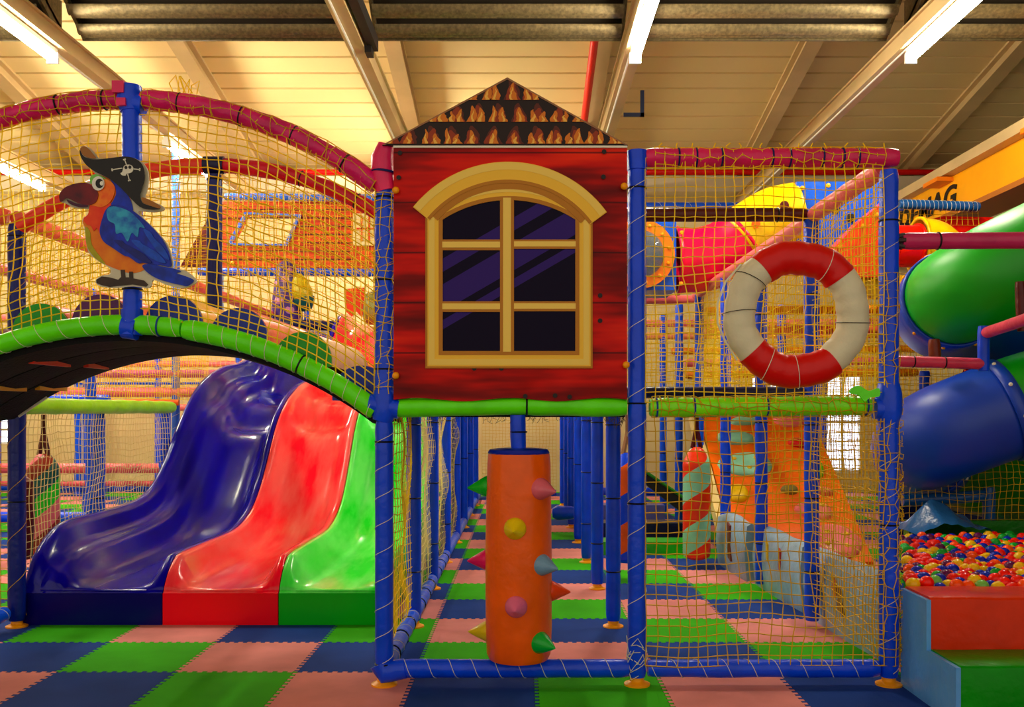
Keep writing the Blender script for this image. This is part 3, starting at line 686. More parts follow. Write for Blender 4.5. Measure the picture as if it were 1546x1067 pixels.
q = MB(); ring(q, Vector((XC, 0, 1.2)), Vector((0, 0, 1)), .038, .004); q.build('cable_tie', CABLE, cyl)
SP = [(-101, 735, vinyl('spike_green', (20, 175, 40), rough=.25), 0), (43, 735, vinyl('spike_pink', (215, 110, 130), rough=.25), 0), (-6, 792, vinyl('spike_yellow', (230, 205, 15)), 0), (-100, 846, HOTPINK, 0), (46, 847, vinyl('spike_blue', (120, 160, 195), rough=.25), 0),
      (-4, 906, vinyl('spike_lilac', (225, 120, 160), rough=.25), 0), (98, 893, vinyl('spike_orange', (240, 80, 20)), 0), (-104, 955, vinyl('spike_lemon', (225, 200, 20)), 0), (42, 961, vinyl('spike_deep_green', (10, 165, 60), rough=.25), 0)]
for ang, py, m_, _ in SP:
    a_ = math.radians(ang); d = Vector((math.sin(a_), -math.cos(a_), 0)); ln = .105 if abs(ang) > 20 else .075
    z = CZ - (py - HZ) / 318; dd = (d + Vector((0, 0, -.08))).normalized()
    q = MB(); q.lathe([(.052, -.01), (.052, .004), (.046, .02), (.034, ln*.42), (.018, ln*.72), (.006, ln*.93), (0, ln)], Vector((XC, 0, z)) + d * .148, dd, 24, None)
    q.build('cone_spike', m_, cyl)

# ------------------------------------------------------------------ life ring
RC = P(1202, 475, -.115); lr = thing('life_ring', 'large red and white life ring tied to the yellow net', 'life ring', (RC.x, RC.y, RC.z - .34))
WHT = mat('off_white_vinyl', (226, 220, 196), rough=.45, bump=.6, bscale=10, var=.1, vscale=5); RDV = mat('ring_red_vinyl', (196, 10, 12), rough=.35, bump=.4, bscale=9)
def sector(a0, a1, r, m_, name, sd):
    n = 40; pts = []; R_ = []
    for i in range(n + 1):
        a_ = math.radians(lerp(a0, a1, i/n)); k = 1 + .012*math.sin(a_*7+sd)
        pts.append(RC + Vector((math.cos(a_), 0, math.sin(a_))) * .264 * k); e = min(i, n-i); R_.append(r * (.97 if e == 0 else 1) * (1 + .02*math.sin(i*.9+sd)))
    q = MB(); q.tube(pts, R_, 20, sq=(1, .85)); return q.build(name, m_, lr)
sector(40, 128, .078, RDV, 'red_section', 1); sector(219, 308, .077, RDV, 'red_section', 2); sector(126, 221, .073, WHT, 'white_section', 3); sector(-54, 42, .073, WHT, 'white_section', 4)
for ad, m_ in ((60, WHITEP), (178, CABLE), (-8, CABLE), (270, WHITEP), (240, WHITEP), (143, CABLE)):
    a_ = math.radians(ad); p_ = RC + Vector((math.cos(a_), 0, math.sin(a_))) * .264; q = MB(); t_ = Vector((-math.sin(a_), .12, math.cos(a_))).normalized()
    a1 = Vector((math.cos(a_), 0, math.sin(a_))); b1 = Vector((0, 1, 0))
    q.tube([p_ + a1*math.cos(2*PI*j/20)*.0785 + b1*math.sin(2*PI*j/20)*.068 + Vector((-math.sin(a_), 0, math.cos(a_)))*.012*math.sin(2*PI*j/20+1) for j in range(20)], .0018, 5, closed=True); q.build('tie_string', m_, lr)
q = MB(); q.tube([RC + Vector((math.cos(t), 0, math.sin(t)))*r_ for t, r_ in ((2.4, .345), (2.7, .36), (3.0, .368), (3.25, .365), (3.5, .35), (3.8, .345))], .005, 6); q.build('grab_rope', CORD, lr)
# green dinosaur-like cut-out scrap on the beam
q = MB(); pts = catmull([Vector((x, 0, y)) for x, y in ((1283, 588), (1295, 582), (1310, 590), (1325, 586), (1326, 598), (1312, 600), (1304, 606), (1296, 597), (1284, 594))], 4, True)
q.prism([px2(p.x, p.z, -.06) for p in pts], -.075, -.06); tag(q.build('green_cutout', GREEN, smooth=False), 'small bright green cut-out fixed at the right end of the beam under the life ring', 'cut-out')
# ------------------------------------------------------------------ arched bridge
AR, AXC = 1.934, -1.887
def az(x, top): return top - (AR - math.sqrt(max(AR*AR - (x - AXC)**2, 0)))
def arcpts(top, Y, xa=-3.05, xb=-.70, n=40): return [Vector((lerp(xa, xb, i/n), Y, az(lerp(xa, xb, i/n), top))) for i in range(n+1)]
zl, zu = 1.709, 2.778
padded('arched_beam', arcpts(zl, 0, xb=-1.62), .047, GREEN, 'bright green arched beam, left half of the near bridge edge, under the parrot', 'padded beam', ties=(.93,), cord=14, seed=41, amp=.07, tie_m=mat('blue_tie', (20, 60, 150)))
padded('arched_beam', arcpts(zl-.002, 0, xa=-1.61), .048, GREEN, 'bright green arched beam, right half of the near bridge edge, ending at the cabin', 'padded beam', ties=(.58,), cord=14, seed=42, amp=.07)
hL = padded('arched_beam', arcpts(zu, 0, xb=-1.9), .045, MAGENTA, 'magenta arched padded handrail left of the parrot post', 'padded beam', ties=(.75, .93), cord=12, seed=43, amp=.16, cordm=NETO)
hR = padded('arched_beam', arcpts(zu, 0, xa=-1.81), .046, MAGENTA, 'magenta arched padded handrail from the parrot post down to the cabin', 'padded beam', ties=(.15, .4, .62, .85), cord=12, seed=44, amp=.16, cordm=NETO)
wrapnet(hL, arcpts(zu, 0, xb=-1.92), .047, NETO, 26, 6, 75)
wrapnet(hR, arcpts(zu, 0, xa=-1.8), .047, NETO, 26, 6, 76)
padded('arched_beam', arcpts(zl, 1.2, xa=-3.0), .047, vinyl('mid_green_vinyl', (70, 150, 25)), 'darker green arched padded beam along the far edge of the bridge', 'padded beam', seed=45, amp=.07)
padded('arched_beam', arcpts(zu, 1.2, xb=-1.9), .046, CORAL, 'coral red arched padded handrail along the far side of the bridge, left half', 'padded beam', ties=(.5,), seed=46, amp=.12)
padded('arched_beam', arcpts(zu, 1.2, xa=-1.81), .046, CRIMSON, 'crimson arched padded handrail along the far side of the bridge, right half', 'padded beam', ties=(.4, .7), seed=47, amp=.12)
padded('padded_post', [(-1.855, 0, 1.70), (-1.853, 0, 2.2), (-1.86, 0, 2.80)], .045, BLUE, 'blue padded post behind the parrot board, standing on the green arch', 'padded post', ties=(.16, .95), seed=48, amp=.07)
q = MB(); q.tube([(-1.9, 0, 2.79), (-1.862, 0, 2.76), (-1.8, 0, 2.75)], .05, 14); q.tube([(-1.86, -.0, 2.72), (-1.868, -.0, 2.78), (-1.87, -.0, 2.84)], [.05, .06, .055], 16)
o = tag(q.build('joint_wrap', BLUE), 'blue joint wrap with a pink patch on top of the parrot post', 'joint cover')
q = MB()
for (za, zb_, xa, xb) in ((2.79, 2.845, -1.925, -1.87), (2.73, 2.765, -1.905, -1.862)): q.box((xa, -.066, za), (xb, -.045, zb_))
q.build('pink_patch', vinyl('rose_vinyl', (225, 50, 110)), o, smooth=False)
q = MB(); q.tube([(-1.895, 0, 1.70), (-1.83, 0, 1.69)], .056, 14); q.tube([(-1.86, 0, 1.66), (-1.856, 0, 1.78)], [.05, .05], 14); tag(q.build('joint_wrap', BLUE), 'blue joint wrap at the crown of the green arch', 'joint cover')
padded('padded_post', [(-1.86, 1.2, 1.72), (-1.86, 1.2, 2.72)], .046, vinyl('dark_blue_vinyl', (8, 30, 120)), 'dark blue padded post on the far side of the bridge, right of the parrot', 'padded post', ties=(.97,), seed=49)
q = MB(); q.tube([(-1.92, 1.2, 2.778), (-1.80, 1.2, 2.778)], .053, 14); tag(q.build('joint_wrap', NAVY), 'navy wrap holding the coral and crimson handrails', 'joint cover')
padded('padded_post', [(-3.05, 1.2, .04), (-3.05, 1.2, 2.42)], .05, vinyl('dark_blue_vinyl', (8, 30, 120)), 'dark blue padded post at the left edge, left of the purple slide', 'padded post', ties=(.3, .55, .97), foot=True, cord=8, seed=50, cordm=NETO)
padded('padded_beam', [(-3.1, 1.2, 1.33), (-4.2, 1.2, 1.33)], .048, BLUE2, 'blue padded beam at the left edge under the bridge end', 'padded beam', ties=(.3,), cord=4, seed=51)
padded('padded_beam', [(-3.07, .1, .1), (-3.07, 1.1, .1)], .046, BLUE2, 'bright blue padded floor beam at the lower left edge', 'padded beam', cord=5, seed=52)
padded('padded_post', [(-3.07, 0, .04), (-3.07, 0, 2.45)], .045, BLUE, 'blue padded post just outside the left edge of the photo', 'padded post', foot=True, seed=53)
# coral beams continuing left and back from the far left post
padded('padded_beam', [(-3.05, 1.2, 2.46), (-3.05, 9.0, 2.46)], .05, vinyl('light_coral_vinyl', (240, 110, 85)), 'coral padded beam receding from the top of the far left post behind the net', 'padded beam', seed=54)
padded('padded_beam', [(-4.3, .8, 2.75), (-3.1, 1.2, 2.46)], .055, vinyl('light_coral_vinyl', (240, 110, 85)), 'thick coral padded beam coming down from the left edge to the far left post', 'padded beam', seed=55)
padded('padded_beam', [(-4.27, 1.2, 2.46), (-4.27, 9.0, 2.46)], .05, PINK, 'long pink padded beam receding at the left behind the bridge net', 'padded beam', seed=56)
padded('padded_beam', [(-3.05, 1.25, 1.33), (-3.05, 3.7, 1.33)], .052, LIME, 'lime green padded beam receding under the bridge to the top of the cream net', 'padded beam', seed=57, amp=.1)
padded('padded_beam', [(-3.05, 1.3, .08), (-3.05, 2.2, .08)], .045, BLUE, 'blue floor beam behind the outside of the purple slide', 'padded beam', seed=58)
padded('padded_post', [(-3.12, 3.72, .04), (-3.12, 3.72, 1.38)], .05, BLUE, 'blue padded post beside the purple slide at the end of the lime beam', 'padded post', seed=59)
padded('padded_post', [(-3.12, 2.45, .04), (-3.12, 2.45, 1.28)], .045, BLUE2, 'bright blue padded post behind the cream net left of the purple slide', 'padded post', ties=(.5,), seed=60)
# bridge deck
for b_, (ya, yb) in enumerate(((.03, .42), (.44, .80), (.82, 1.17))):
    q = MB(); n = 44; vs = []
    for i in range(n + 1):
        x = lerp(-3.04, -.72, i/n); z = az(x, zl)
        vs += [(x, ya, z-.035), (x, yb, z-.035), (x, yb, z-.075), (x, (ya+yb)/2, z-.088), (x, ya, z-.075)]
    q.add(vs, [(i*5+j, i*5+(j+1) % 5, (i+1)*5+(j+1) % 5, (i+1)*5+j) for i in range(n) for j in range(5)] + [(0, 1, 2, 3, 4), tuple(n*5+j for j in (4, 3, 2, 1, 0))])
    tag(q.build('bridge_board', UNDER), ('near', 'middle', 'far')[b_] + ' of the three black curved boards under the arched bridge', 'bridge board')
for x, ya, yb, c, t in ((-2.44, .2, .58, (230, 60, 25), 'longer red-orange'), (-2.42, .74, 1.0, (210, 50, 25), 'shorter dull red'), (-2.76, .3, .74, (225, 160, 40), 'yellow, left'), (-2.74, .84, 1.16, (225, 160, 40), 'yellow, right')):  # coloured strips stand for light seen through gaps between the bridge boards
    q = MB(); q.box((x-.014, ya, az(x, zl)-.094), (x+.014, yb, az(x, zl)-.07)); tag(q.build('webbing_strap', mat('strap%d%d' % (c[0], c[1]), c), smooth=False), t + ' strip painted for light through a board gap under the bridge', 'strap')
q = MB(); q.tube([(-3.0, 1.13, az(-3.0, zl)-.09), (-2.82, 1.1, az(-2.82, zl)-.09)], .008, 6); tag(q.build('webbing_strap', WHITEP), 'short whitish strip painted for gap light at the left end of the bridge underside', 'strap')  # whitish strip likewise paints light at a board gap
ROL = [(-38, ORANGE, PURPLE, 'outermost roller at the left end of the bridge'), (62, vinyl('disc_green', (20, 150, 45)), PINK, 'roller with a green end disc under the parrot\'s left side'), (152, PURPLE, ORANGE, 'roller with a purple end disc just left of the parrot post'),
       (262, vinyl('disc_navy', (15, 50, 165)), YELLOW, 'roller with a navy end disc and yellow cover right of the parrot post'), (360, vinyl('disc_navy', (15, 50, 165)), vinyl('cover_orange', (240, 110, 40)), 'roller with a navy end disc and orange cover'),
       (457, vinyl('disc_green', (20, 150, 45)), vinyl('cover_peach', (240, 190, 140)), 'roller with a green end disc and peach cover above the red slide'), (545, vinyl('disc_navy', (15, 50, 165)), vinyl('cover_lilac', (200, 150, 170)), 'roller with a navy end disc next to the cabin post')]
for px, cd, cb, t in ROL:
    x = X_(px, .06); z = az(x, zl) + .018
    th = thing('foam_roller', 'half-round foam ' + t, 'foam roller', (x, .06, z - .03))
    def half(y0, y1, r):
        q = MB(); pts = [(x + r*math.cos(PI*i/28), z + r*math.sin(PI*i/28)) for i in range(29)] + [(x - r, z-.03), (x + r, z-.03)]
        q.prism(pts, y0, y1); return q
    half(.058, .075, .138).build('end_disc', cd, th, auto=50); half(.075, 1.13, .140).build('roller_cover', cb, th, auto=50)
# nets on both sides of the bridge
def arch_net(Y, m, label, seed, **k):
    f = lambda u, v: (lerp(-3.02, -.70, u), Y, lerp(az(lerp(-3.02, -.70, u), zl) + .03, az(lerp(-3.02, -.70, u), zu) - .03, v))
    return net('climbing_net', f, 50, 23, m, label, seed=seed, **k)
arch_net(-.02, NETY, 'yellow net filling the near side of the arched bridge behind the parrot', 31, bag=.04, jit=.1, wave=.05, r=.0034)
arch_net(1.2, NETY, 'yellow net on the far side of the arched bridge', 32, bag=.05, wave=.04)
wallnet(-3.06, 1.26, -3.06, 3.66, .12, 1.29, NETC, 'cream net receding beside the outer edge of the purple slide', seed=33, bag=.05, wave=.03)
wallnet(-4.25, 1.2, -3.1, 1.2, .12, 1.28, NETO, 'olive yellow net at the lower left edge of the photo', seed=34)
wallnet(-4.25, 1.2, -3.1, 1.2, 1.36, 2.4, NETY, 'yellow net at the upper left edge behind the bridge', seed=35)
wallnet(-3.06, 1.3, -3.06, 4.7, 1.4, 2.4, NETY, 'yellow side net receding under the coral beam', seed=36)
q = MB()
for k in range(5):
    x = -1.66 + .02*k; z = az(x, zu) + .04; q.tube([(x, 0, z), (x+random.uniform(-.03, .03), 0, z+.05), (x+random.uniform(-.03, .05), -.01, z+random.uniform(.05, .09)), (x+.03, 0, z+.01)], .0028, 4)
tag(q.build('twine_ends', NETY), 'loose loops of yellow twine on the magenta handrail right of the parrot post', 'twine', kind='stuff')

# ------------------------------------------------------------------ parrot board
YB0 = -.085
def pp(x, y): return (80 + x * .2156, 210 + y * .2156)
bx_ = X_(200, YB0)
par = thing('parrot_sign', 'painted parrot cut-out in a black pirate hat, fixed to the post over the bridge', 'sign', (bx_, YB0, Z_(435, YB0)))
def W3(pts, lvl, k=4, smooth_=True):
    Y = YB0 - .0025 * lvl
    if smooth_: pts = [(p.x, p.z) for p in catmull([Vector((a, 0, b)) for a, b in pts], k, True)]
    return [px2(*pp(a, b), Y=YB0) for a, b in pts], Y
def plate(name, pts, lvl, m, parent=None, k=4, smooth_=True, thick=.003):
    s, Y = W3(pts, lvl, k, smooth_); q = MB(); q.prism(s, Y, Y + thick); return q.build(name, m, parent or par, smooth=False)
def PM(n, c, **k): return mat('paint_' + n, c, rough=.4, **k)
plate('backing_board', [(205,62),(235,52),(272,74),(320,132),(400,136),(520,124),(592,142),(644,184),(668,250),(660,340),(645,408),(700,436),(768,468),(772,498),(700,510),(622,504),(602,522),(702,620),(802,740),(839,860),(840,900),(932,922),(1003,985),(988,1014),(900,1044),(780,1014),(700,985),(674,1042),(560,1030),(440,1040),(330,1030),(297,990),(340,956),(396,946),(396,902),(328,862),(256,802),(231,720),(220,620),(205,565),(246,520),(246,488),(150,480),(88,450),(52,434),(47,390),(88,342),(170,312),(256,298),(260,265),(296,245),(248,190),(202,120)], 0, PM('cream_edge', (205, 200, 180)), k=3, thick=.012)
body = plate('body', [(225,620),(210,572),(250,530),(262,480),(262,430),(290,400),(265,320),(268,280),(300,250),(380,270),(470,330),(540,410),(562,500),(640,640),(680,780),(668,880),(620,925),(540,938),(460,915),(370,878),(300,832),(250,765),(232,690)], 1, PM('belly_orange', (226, 140, 22), var=.35, vscale=9, dirt=(205, 95, 10)))
plate('belly_stripe', [(230,615),(262,650),(275,740),(330,820),(372,880),(300,836),(250,770),(232,700)], 2, PM('olive_yellow', (176, 170, 25), var=.3, vscale=14), body)
plate('nape', [(402,280),(470,335),(535,405),(562,505),(500,495),(430,480),(400,470),(425,430),(445,380),(435,330)], 2, PM('royal_blue', (14, 56, 190), var=.4, vscale=16), body)
plate('throat', [(262,465),(300,425),(395,440),(410,475),(375,525),(348,600),(335,658),(310,625),(290,645),(270,610),(240,598),(217,560),(250,528)], 3, PM('scarlet', (208, 30, 12), var=.35, vscale=14, dirt=(225, 80, 20)), body)
plate('cheek', [(300,300),(340,270),(400,292),(438,335),(430,400),(400,450),(350,478),(300,470),(262,462),(290,425),(310,380)], 4, PM('cheek_orange', (240, 152, 30), var=.3, vscale=12, dirt=(220, 70, 20)), body)
plate('brow', [(268,300),(270,270),(300,250),(345,262),(380,285),(330,275),(295,300),(275,318)], 5, PM('brow_green', (120, 190, 90)), body)
wing = plate('wing', [(378,495),(430,462),(520,478),(600,530),(700,620),(790,730),(833,850),(828,895),(760,885),(700,880),(640,868),(600,870),(540,828),(500,815),(430,768),(360,718),(333,650),(348,570)], 4, PM('wing_blue', (10, 52, 185), var=.55, vscale=18, stretch=(1.5, 1, .8)))
plate('wing_shoulder', [(385,500),(430,474),(520,498),(590,548),(650,625),(612,622),(600,690),(560,660),(530,720),(490,660),(450,665),(440,600),(395,570)], 5, PM('wing_teal', (60, 165, 205), var=.5, vscale=22, dirt=(18, 85, 175)), wing)
for i, (a, b, c, d) in enumerate([((560,720),(640,740),(800,870),(700,840)), ((440,720),(520,740),(700,868),(600,840)), ((640,640),(720,700),(822,850),(740,790))]):
    plate('feather', [a, ((a[0]+b[0])/2+10, (a[1]+b[1])/2-16), b, ((b[0]+c[0])/2+14, (b[1]+c[1])/2-10), c, d], 6, PM('feather_%d' % (i % 2), ((18, 84, 205), (8, 30, 130))[i % 2], var=.4, vscale=25), wing)
plate('tail', [(630,885),(700,875),(760,892),(840,905),(900,925),(870,940),(930,960),(990,990),(945,1030),(900,1022),(850,1012),(740,980),(665,935)], 3, PM('tail_blue', (12, 60, 190), var=.5, vscale=18))
beak = plate('beak', [(56,425),(56,392),(92,345),(170,315),(250,312),(300,345),(325,385),(318,430),(290,458),(240,465),(185,452),(130,425),(100,418),(75,440),(62,442)], 6, PM('beak_maroon', (120, 14, 30), var=.5, vscale=10, dirt=(62, 6, 28)))
plate('lower_beak', [(112,428),(180,456),(245,466),(255,478),(205,482),(150,468),(118,448)], 7, PM('beak_dark', (60, 10, 50)), beak)
eye = plate('eye', [(328+44*math.cos(t*PI/8), 316+50*math.sin(t*PI/8)) for t in range(16)], 7, PM('eye_white', (235, 232, 225)), smooth_=False)
plate('pupil', [(338+27*math.cos(t*PI/8), 317+33*math.sin(t*PI/8)) for t in range(16)], 8, PM('eye_black', (10, 10, 20)), eye, smooth_=False)
plate('eye_glint', [(356+13*math.cos(t*PI/6), 317+16*math.sin(t*PI/6)) for t in range(12)], 9, PM('eye_white', (235, 232, 225)), eye, smooth_=False)
hat = plate('hat', [(204,85),(232,130),(300,150),(400,143),(520,130),(600,150),(645,200),(656,280),(636,350),(624,410),(650,460),(762,492),(700,500),(620,480),(540,402),(470,332),(400,280),(300,230),(240,180),(206,122)], 9, PM('hat_black', (18, 16, 20), var=.4, vscale=8, dirt=(8, 8, 12)))
plate('hat_lining', [(208,78),(235,60),(268,78),(296,112),(318,142),(270,140),(228,120)], 10, PM('hat_brown', (150, 100, 45)), hat)
plate('hat_lining', [(636,415),(690,432),(765,475),(755,492),(690,472),(645,452)], 10, PM('hat_brown', (150, 100, 45)), hat)
sk = plate('skull', [(506,218),(515,196),(540,188),(566,194),(578,214),(570,238),(548,248),(530,252),(524,264),(500,262),(488,248),(500,240)], 10, PM('bone_white', (225, 222, 210)), hat)
for cx, cy in ((527, 208), (555, 206)): plate('eye_socket', [(cx+10*math.cos(t*PI/5), cy+12*math.sin(t*PI/5)) for t in range(10)], 11, PM('hat_black', (18, 16, 20)), sk, smooth_=False)
for (ax, ay), (bx2, by2) in (((430,224),(500,212)), ((580,218),(622,222)), ((516,152),(530,188)), ((538,252),(550,298))):
    dx, dy = bx2-ax, by2-ay; l = math.hypot(dx, dy); nx, ny = -dy/l*3, dx/l*3
    plate('crossbone', [(ax+nx, ay+ny), (bx2+nx, by2+ny), (bx2-nx, by2-ny), (ax-nx, ay-ny)], 10, PM('bone_white', (225, 222, 210)), sk, smooth_=False)
    e = (ax, ay) if (ax, ay) in ((430,224), (516,152)) else (bx2, by2)
    for s in (-1, 1): plate('bone_knob', [(e[0]+nx*1.6*s+5.5*math.cos(t*PI/4), e[1]+ny*1.6*s+5.5*math.sin(t*PI/4)) for t in range(8)], 10, PM('bone_white', (225, 222, 210)), sk, smooth_=False)
plate('foot', [(306,985),(345,962),(400,968),(460,985),(480,965),(476,915),(505,915),(510,968),(536,968),(536,928),(562,928),(564,975),(640,990),(668,1018),(655,1034),(560,1018),(440,1030),(400,1036),(340,1022),(308,1008)], 2, PM('claw_brown', (58, 42, 34), var=.4, vscale=20), smooth_=False)

# ------------------------------------------------------------------ triple slide
def curve1(tab):
    pts = catmull([Vector((y, 0, z)) for y, z in tab], 8)
    def f(y):
        for a, b in zip(pts, pts[1:]):
            if a.x <= y <= b.x: return lerp(a.z, b.z, (y - a.x)/max(b.x - a.x, 1e-6))
        return pts[-1].z if y > pts[-1].x else pts[0].z
    return f
YF = 1.26
ridge = curve1([(YF, .205), (1.285, .245), (1.34, .315), (1.42, .375), (1.52, .402), (2.0, .405), (2.64, .41), (3.03, .49), (3.3, .63), (3.55, .86), (3.85, 1.17), (4.2, 1.39), (4.7, 1.55), (5.2, 1.63), (5.8, 1.80), (6.2, 2.05), (6.8, 2.42), (7.2, 2.5)])
bed = curve1([(YF, .19), (1.28, .213), (1.36, .215), (2.0, .22), (2.6, .245), (3.0, .30), (3.35, .46), (3.7, .76), (4.0, 1.03), (4.2, 1.10), (4.45, 1.13), (4.75, 1.33), (5.2, 1.42), (5.7, 1.47), (6.1, 1.72), (6.6, 2.15), (7.2, 2.36)])
outer = curve1([(YF, .21), (1.285, .30), (1.38, .44), (1.66, .575), (2.2, .59), (2.8, .61), (3.15, .69), (3.45, .88), (3.8, 1.2), (4.15, 1.47), (4.5, 1.63), (5.0, 1.75), (5.4, 1.80), (5.8, 1.88), (6.2, 2.1), (6.8, 2.45), (7.2, 2.52)])
def sm(t): t = min(max(t, 0), 1); return t*t*(3-2*t)
def slide(x0, x1, m, label, left_outer=False, dark=None):
    Ys = [YF + .004*k for k in range(4)] + [1.28 + .015*k for k in range(14)]
    y = 1.5
    while y < 7.2: Ys.append(y); y += .055
    Ys.append(7.2); vs = []; nW = 14; rows = []
    def section(y, flat=False):
        b, r = bed(y), ridge(y); L0 = outer(y) if left_outer else r; pts = []
        def zf(z): return 0.0 if flat else z
        pts.append((x0, 0.0 if y < 1.6 or left_outer else max(0, r - .35)))
        if left_outer:
            lg = lerp(b, L0, .52)
            for (dx, z) in ((0, L0-.03), (.012, L0-.008), (.04, L0), (.07, L0-.01), (.095, L0-.05), (.12, lerp(lg, L0, .35)), (.15, lg+.02), (.18, lg+.008), (.215, lg), (.245, lg-.03), (.28, lerp(b, lg, .5)), (.33, lerp(b, lg, .15)), (.4, b+.005)): pts.append((x0+dx, z))
        else:
            for (dx, w) in ((0, .93), (.008, .98), (.022, 1), (.04, .97), (.06, .82), (.085, .55), (.115, .27), (.15, .09), (.2, .02)): pts.append((x0+dx, b + (r-b)*w))
        for k in range(1, 8):
            t = k/8; xl = x0 + (.4 if left_outer else .2); pts.append((lerp(xl, x1-.2, t), b - .006*math.sin(PI*t)))
        for (dx, w) in ((.2, .02), (.15, .09), (.115, .27), (.085, .55), (.06, .82), (.04, .97), (.022, 1), (.008, .98), (0, .93)): pts.append((x1-dx, b + (r-b)*w))
        pts.append((x1, 0.0 if y < 1.6 else max(0, r - .35)))
        # the front lip: everything folds to the lip height
        k = sm((y - YF) / .012)
        return [(x, zf(z) if k >= 1 else lerp(min(z, .2), z, k) if not flat else 0.0) for x, z in pts]
    S = [[(x, YF-.004, 0.0) for x, z in section(YF, True)]] + [[(x, YF-.004, z*.97) for x, z in section(YF)]] + [[(x, y, z) for x, z in section(y)] for y in Ys]
    n = len(S[0])
    for s in S: vs += s
    q = MB(); q.add(vs, [(i*n+j, i*n+j+1, (i+1)*n+j+1, (i+1)*n+j) for i in range(len(S)-1) for j in range(n-1)])
    th = thing('slide', label, 'slide', ((x0+x1)/2, YF, 0))
    o = q.build('chute', m, th, auto=50)
    md = o.modifiers.new('s', 'SOLIDIFY'); md.thickness = .012; md.offset = -1
    q = MB(); q.box((x0, YF-.013, 0), (x1, YF-.005, .192)); q.build('front_panel', mat(m.name + '_clean', {'p': (10, 0, 95), 'r': (236, 8, 38), 'g': (14, 165, 28)}[m.name[0]], rough=.25, spec=.2), th, smooth=False)  # same plastic in a darker copy, shade painted into the front face
    # joint seam where the flat run meets the lip, as a slim rounded bead
    q = MB(); q.tube([(lerp(x0+.1, x1-.1, t/10), YF+.006 - .0*t, .206 + .0) for t in range(11)], .006, 6); q.build('lip_bead', m, th)
    return th
def plastic(n, c, scuff_sheen): return mat(n, c, rough=.2, bump=.03, bscale=3, coat=.15, spec=.22, var=.25, vscale=2.2, dirt=scuff_sheen, stretch=(3, .6, 1))  # second tone: wear, and on red and green a painted ceiling reflection
slide(-3.04, -2.195, plastic('purple_blue_plastic', (16, 0, 150), (14, 0, 120)), 'glossy purple-blue slide lane, the widest one on the left', True)
slide(-2.19, -1.49, plastic('red_plastic', (248, 24, 52), (255, 112, 108)), 'glossy red slide lane in the middle of the triple slide')
slide(-1.485, -.80, plastic('green_plastic', (28, 205, 45), (125, 238, 120)), 'glossy green slide lane on the right, beside the cabin post')

# ------------------------------------------------------------------ beyond the slide tops
YH = 7.3
hut = thing('plank_hut', 'orange plank-printed hut with a blue-framed slanted window, high behind the bridge net', 'play hut', (X_(450, YH), YH, Z_(405, YH)))
q = MB(); poly = [px2(a, b, YH) for a, b in ((330,404),(330,304),(612,304),(612,404))]
hp = [px2(a, b, YH) for a, b in ((350,368),(374,324),(450,327),(431,369))]
# wall round the slanted window opening
O = [px2(a, b, YH) for a, b in ((330,404),(330,304),(600,304),(600,404))]; I = [hp[0], hp[1], hp[2], hp[3]]
q.strip(O, I, YH, YH+.1, closed=True)
def hutplank():
    m = mat('orange_hut_planks', (235, 96, 16), rough=.5, var=.4, vscale=3, stretch=(.5, 1, 9), dirt=(170, 45, 10)); return m
q.build('plank_wall', hutplank(), hut, smooth=False)
for k in range(1, 8):
    z = lerp(Z_(404, YH), Z_(304, YH), k/8); q = MB()
    for (a, b) in ((455, 533),) if 2 < k < 6 else ((330, 533),): q.box((X_(a, YH), YH-.01, z-.008), (X_(b, YH), YH, z+.008))
    q.build('plank_gap', mat('dark_gap', (90, 25, 10)), hut, smooth=False)
q = MB(); c_ = Vector((sum(p[0] for p in hp)/4, sum(p[1] for p in hp)/4))
Oo = [tuple(c_ + (Vector(p) - c_)*1.12) for p in hp]; q.strip(Oo, hp, YH-.05, YH+.02, closed=True); q.build('slanted_window_frame', vinyl('sky_blue_vinyl', (70, 120, 225)), hut, smooth=False)
q = MB(); a = px2(533, 371, YH); b = px2(575, 323, YH); q.box((a[0], YH-.03, a[1]), (b[0], YH, b[1])); wfr = q.build('cream_window', mat('hut_cream', (240, 225, 170)), hut, smooth=False)
q = MB()
for px in (547, 558, 569): q.box((X_(px, YH)-.01, YH-.04, a[1]+.05), (X_(px, YH)+.01, YH-.03, b[1]-.03))
q.box((a[0]+.05, YH-.04, (a[1]+b[1])/2), (b[0], YH-.03, (a[1]+b[1])/2+.02)); q.build('window_bar', mat('hut_bar', (215, 70, 20)), wfr, smooth=False)
q = MB(); q.prism([px2(x, y, YH) for x, y in ((272,402),(330,402),(330,302))], YH, YH+.1); q.build('roof_slope', mat('dark_red_shingles', (96, 22, 10), rough=.6, var=.4, vscale=8), hut, smooth=False)
for x, y in ((404, 298), (497, 300), (352, 398), (480, 400)):
    q = MB(); q.lathe([(.03, 0), (.03, .03), (0, .05)], (X_(x, YH-.05), YH-.06, Z_(y, YH-.05)), (0, -1, 0), 10); q.build('yellow_bolt', FOOT, hut)
def bx(pa, pb, Y, r, m, label, **k): return padded('padded_beam', [P(pa[0], pa[1], Y), P(pb[0], pb[1], Y)], r, m, label, 'padded beam', **k)
bx((300, 410), (600, 412), YH-.1, .05, BLUE2, 'blue padded beam along the bottom of the orange hut', cord=14, cordm=CREAMV)
bx((340, 297), (600, 299), YH-.1, .045, vinyl('sky_blue_vinyl', (70, 120, 225)), 'light blue padded beam along the top of the orange hut', cord=14, cordm=CREAMV)
padded('padded_post', [(-4.31, YH-.1, .04), (-4.31, YH-.1, 4.67)], .05, vinyl('sky_blue_vinyl', (70, 120, 225)), 'tall light blue padded pole rising behind the parrot tail', 'padded post', cord=30, cordm=CREAMV)
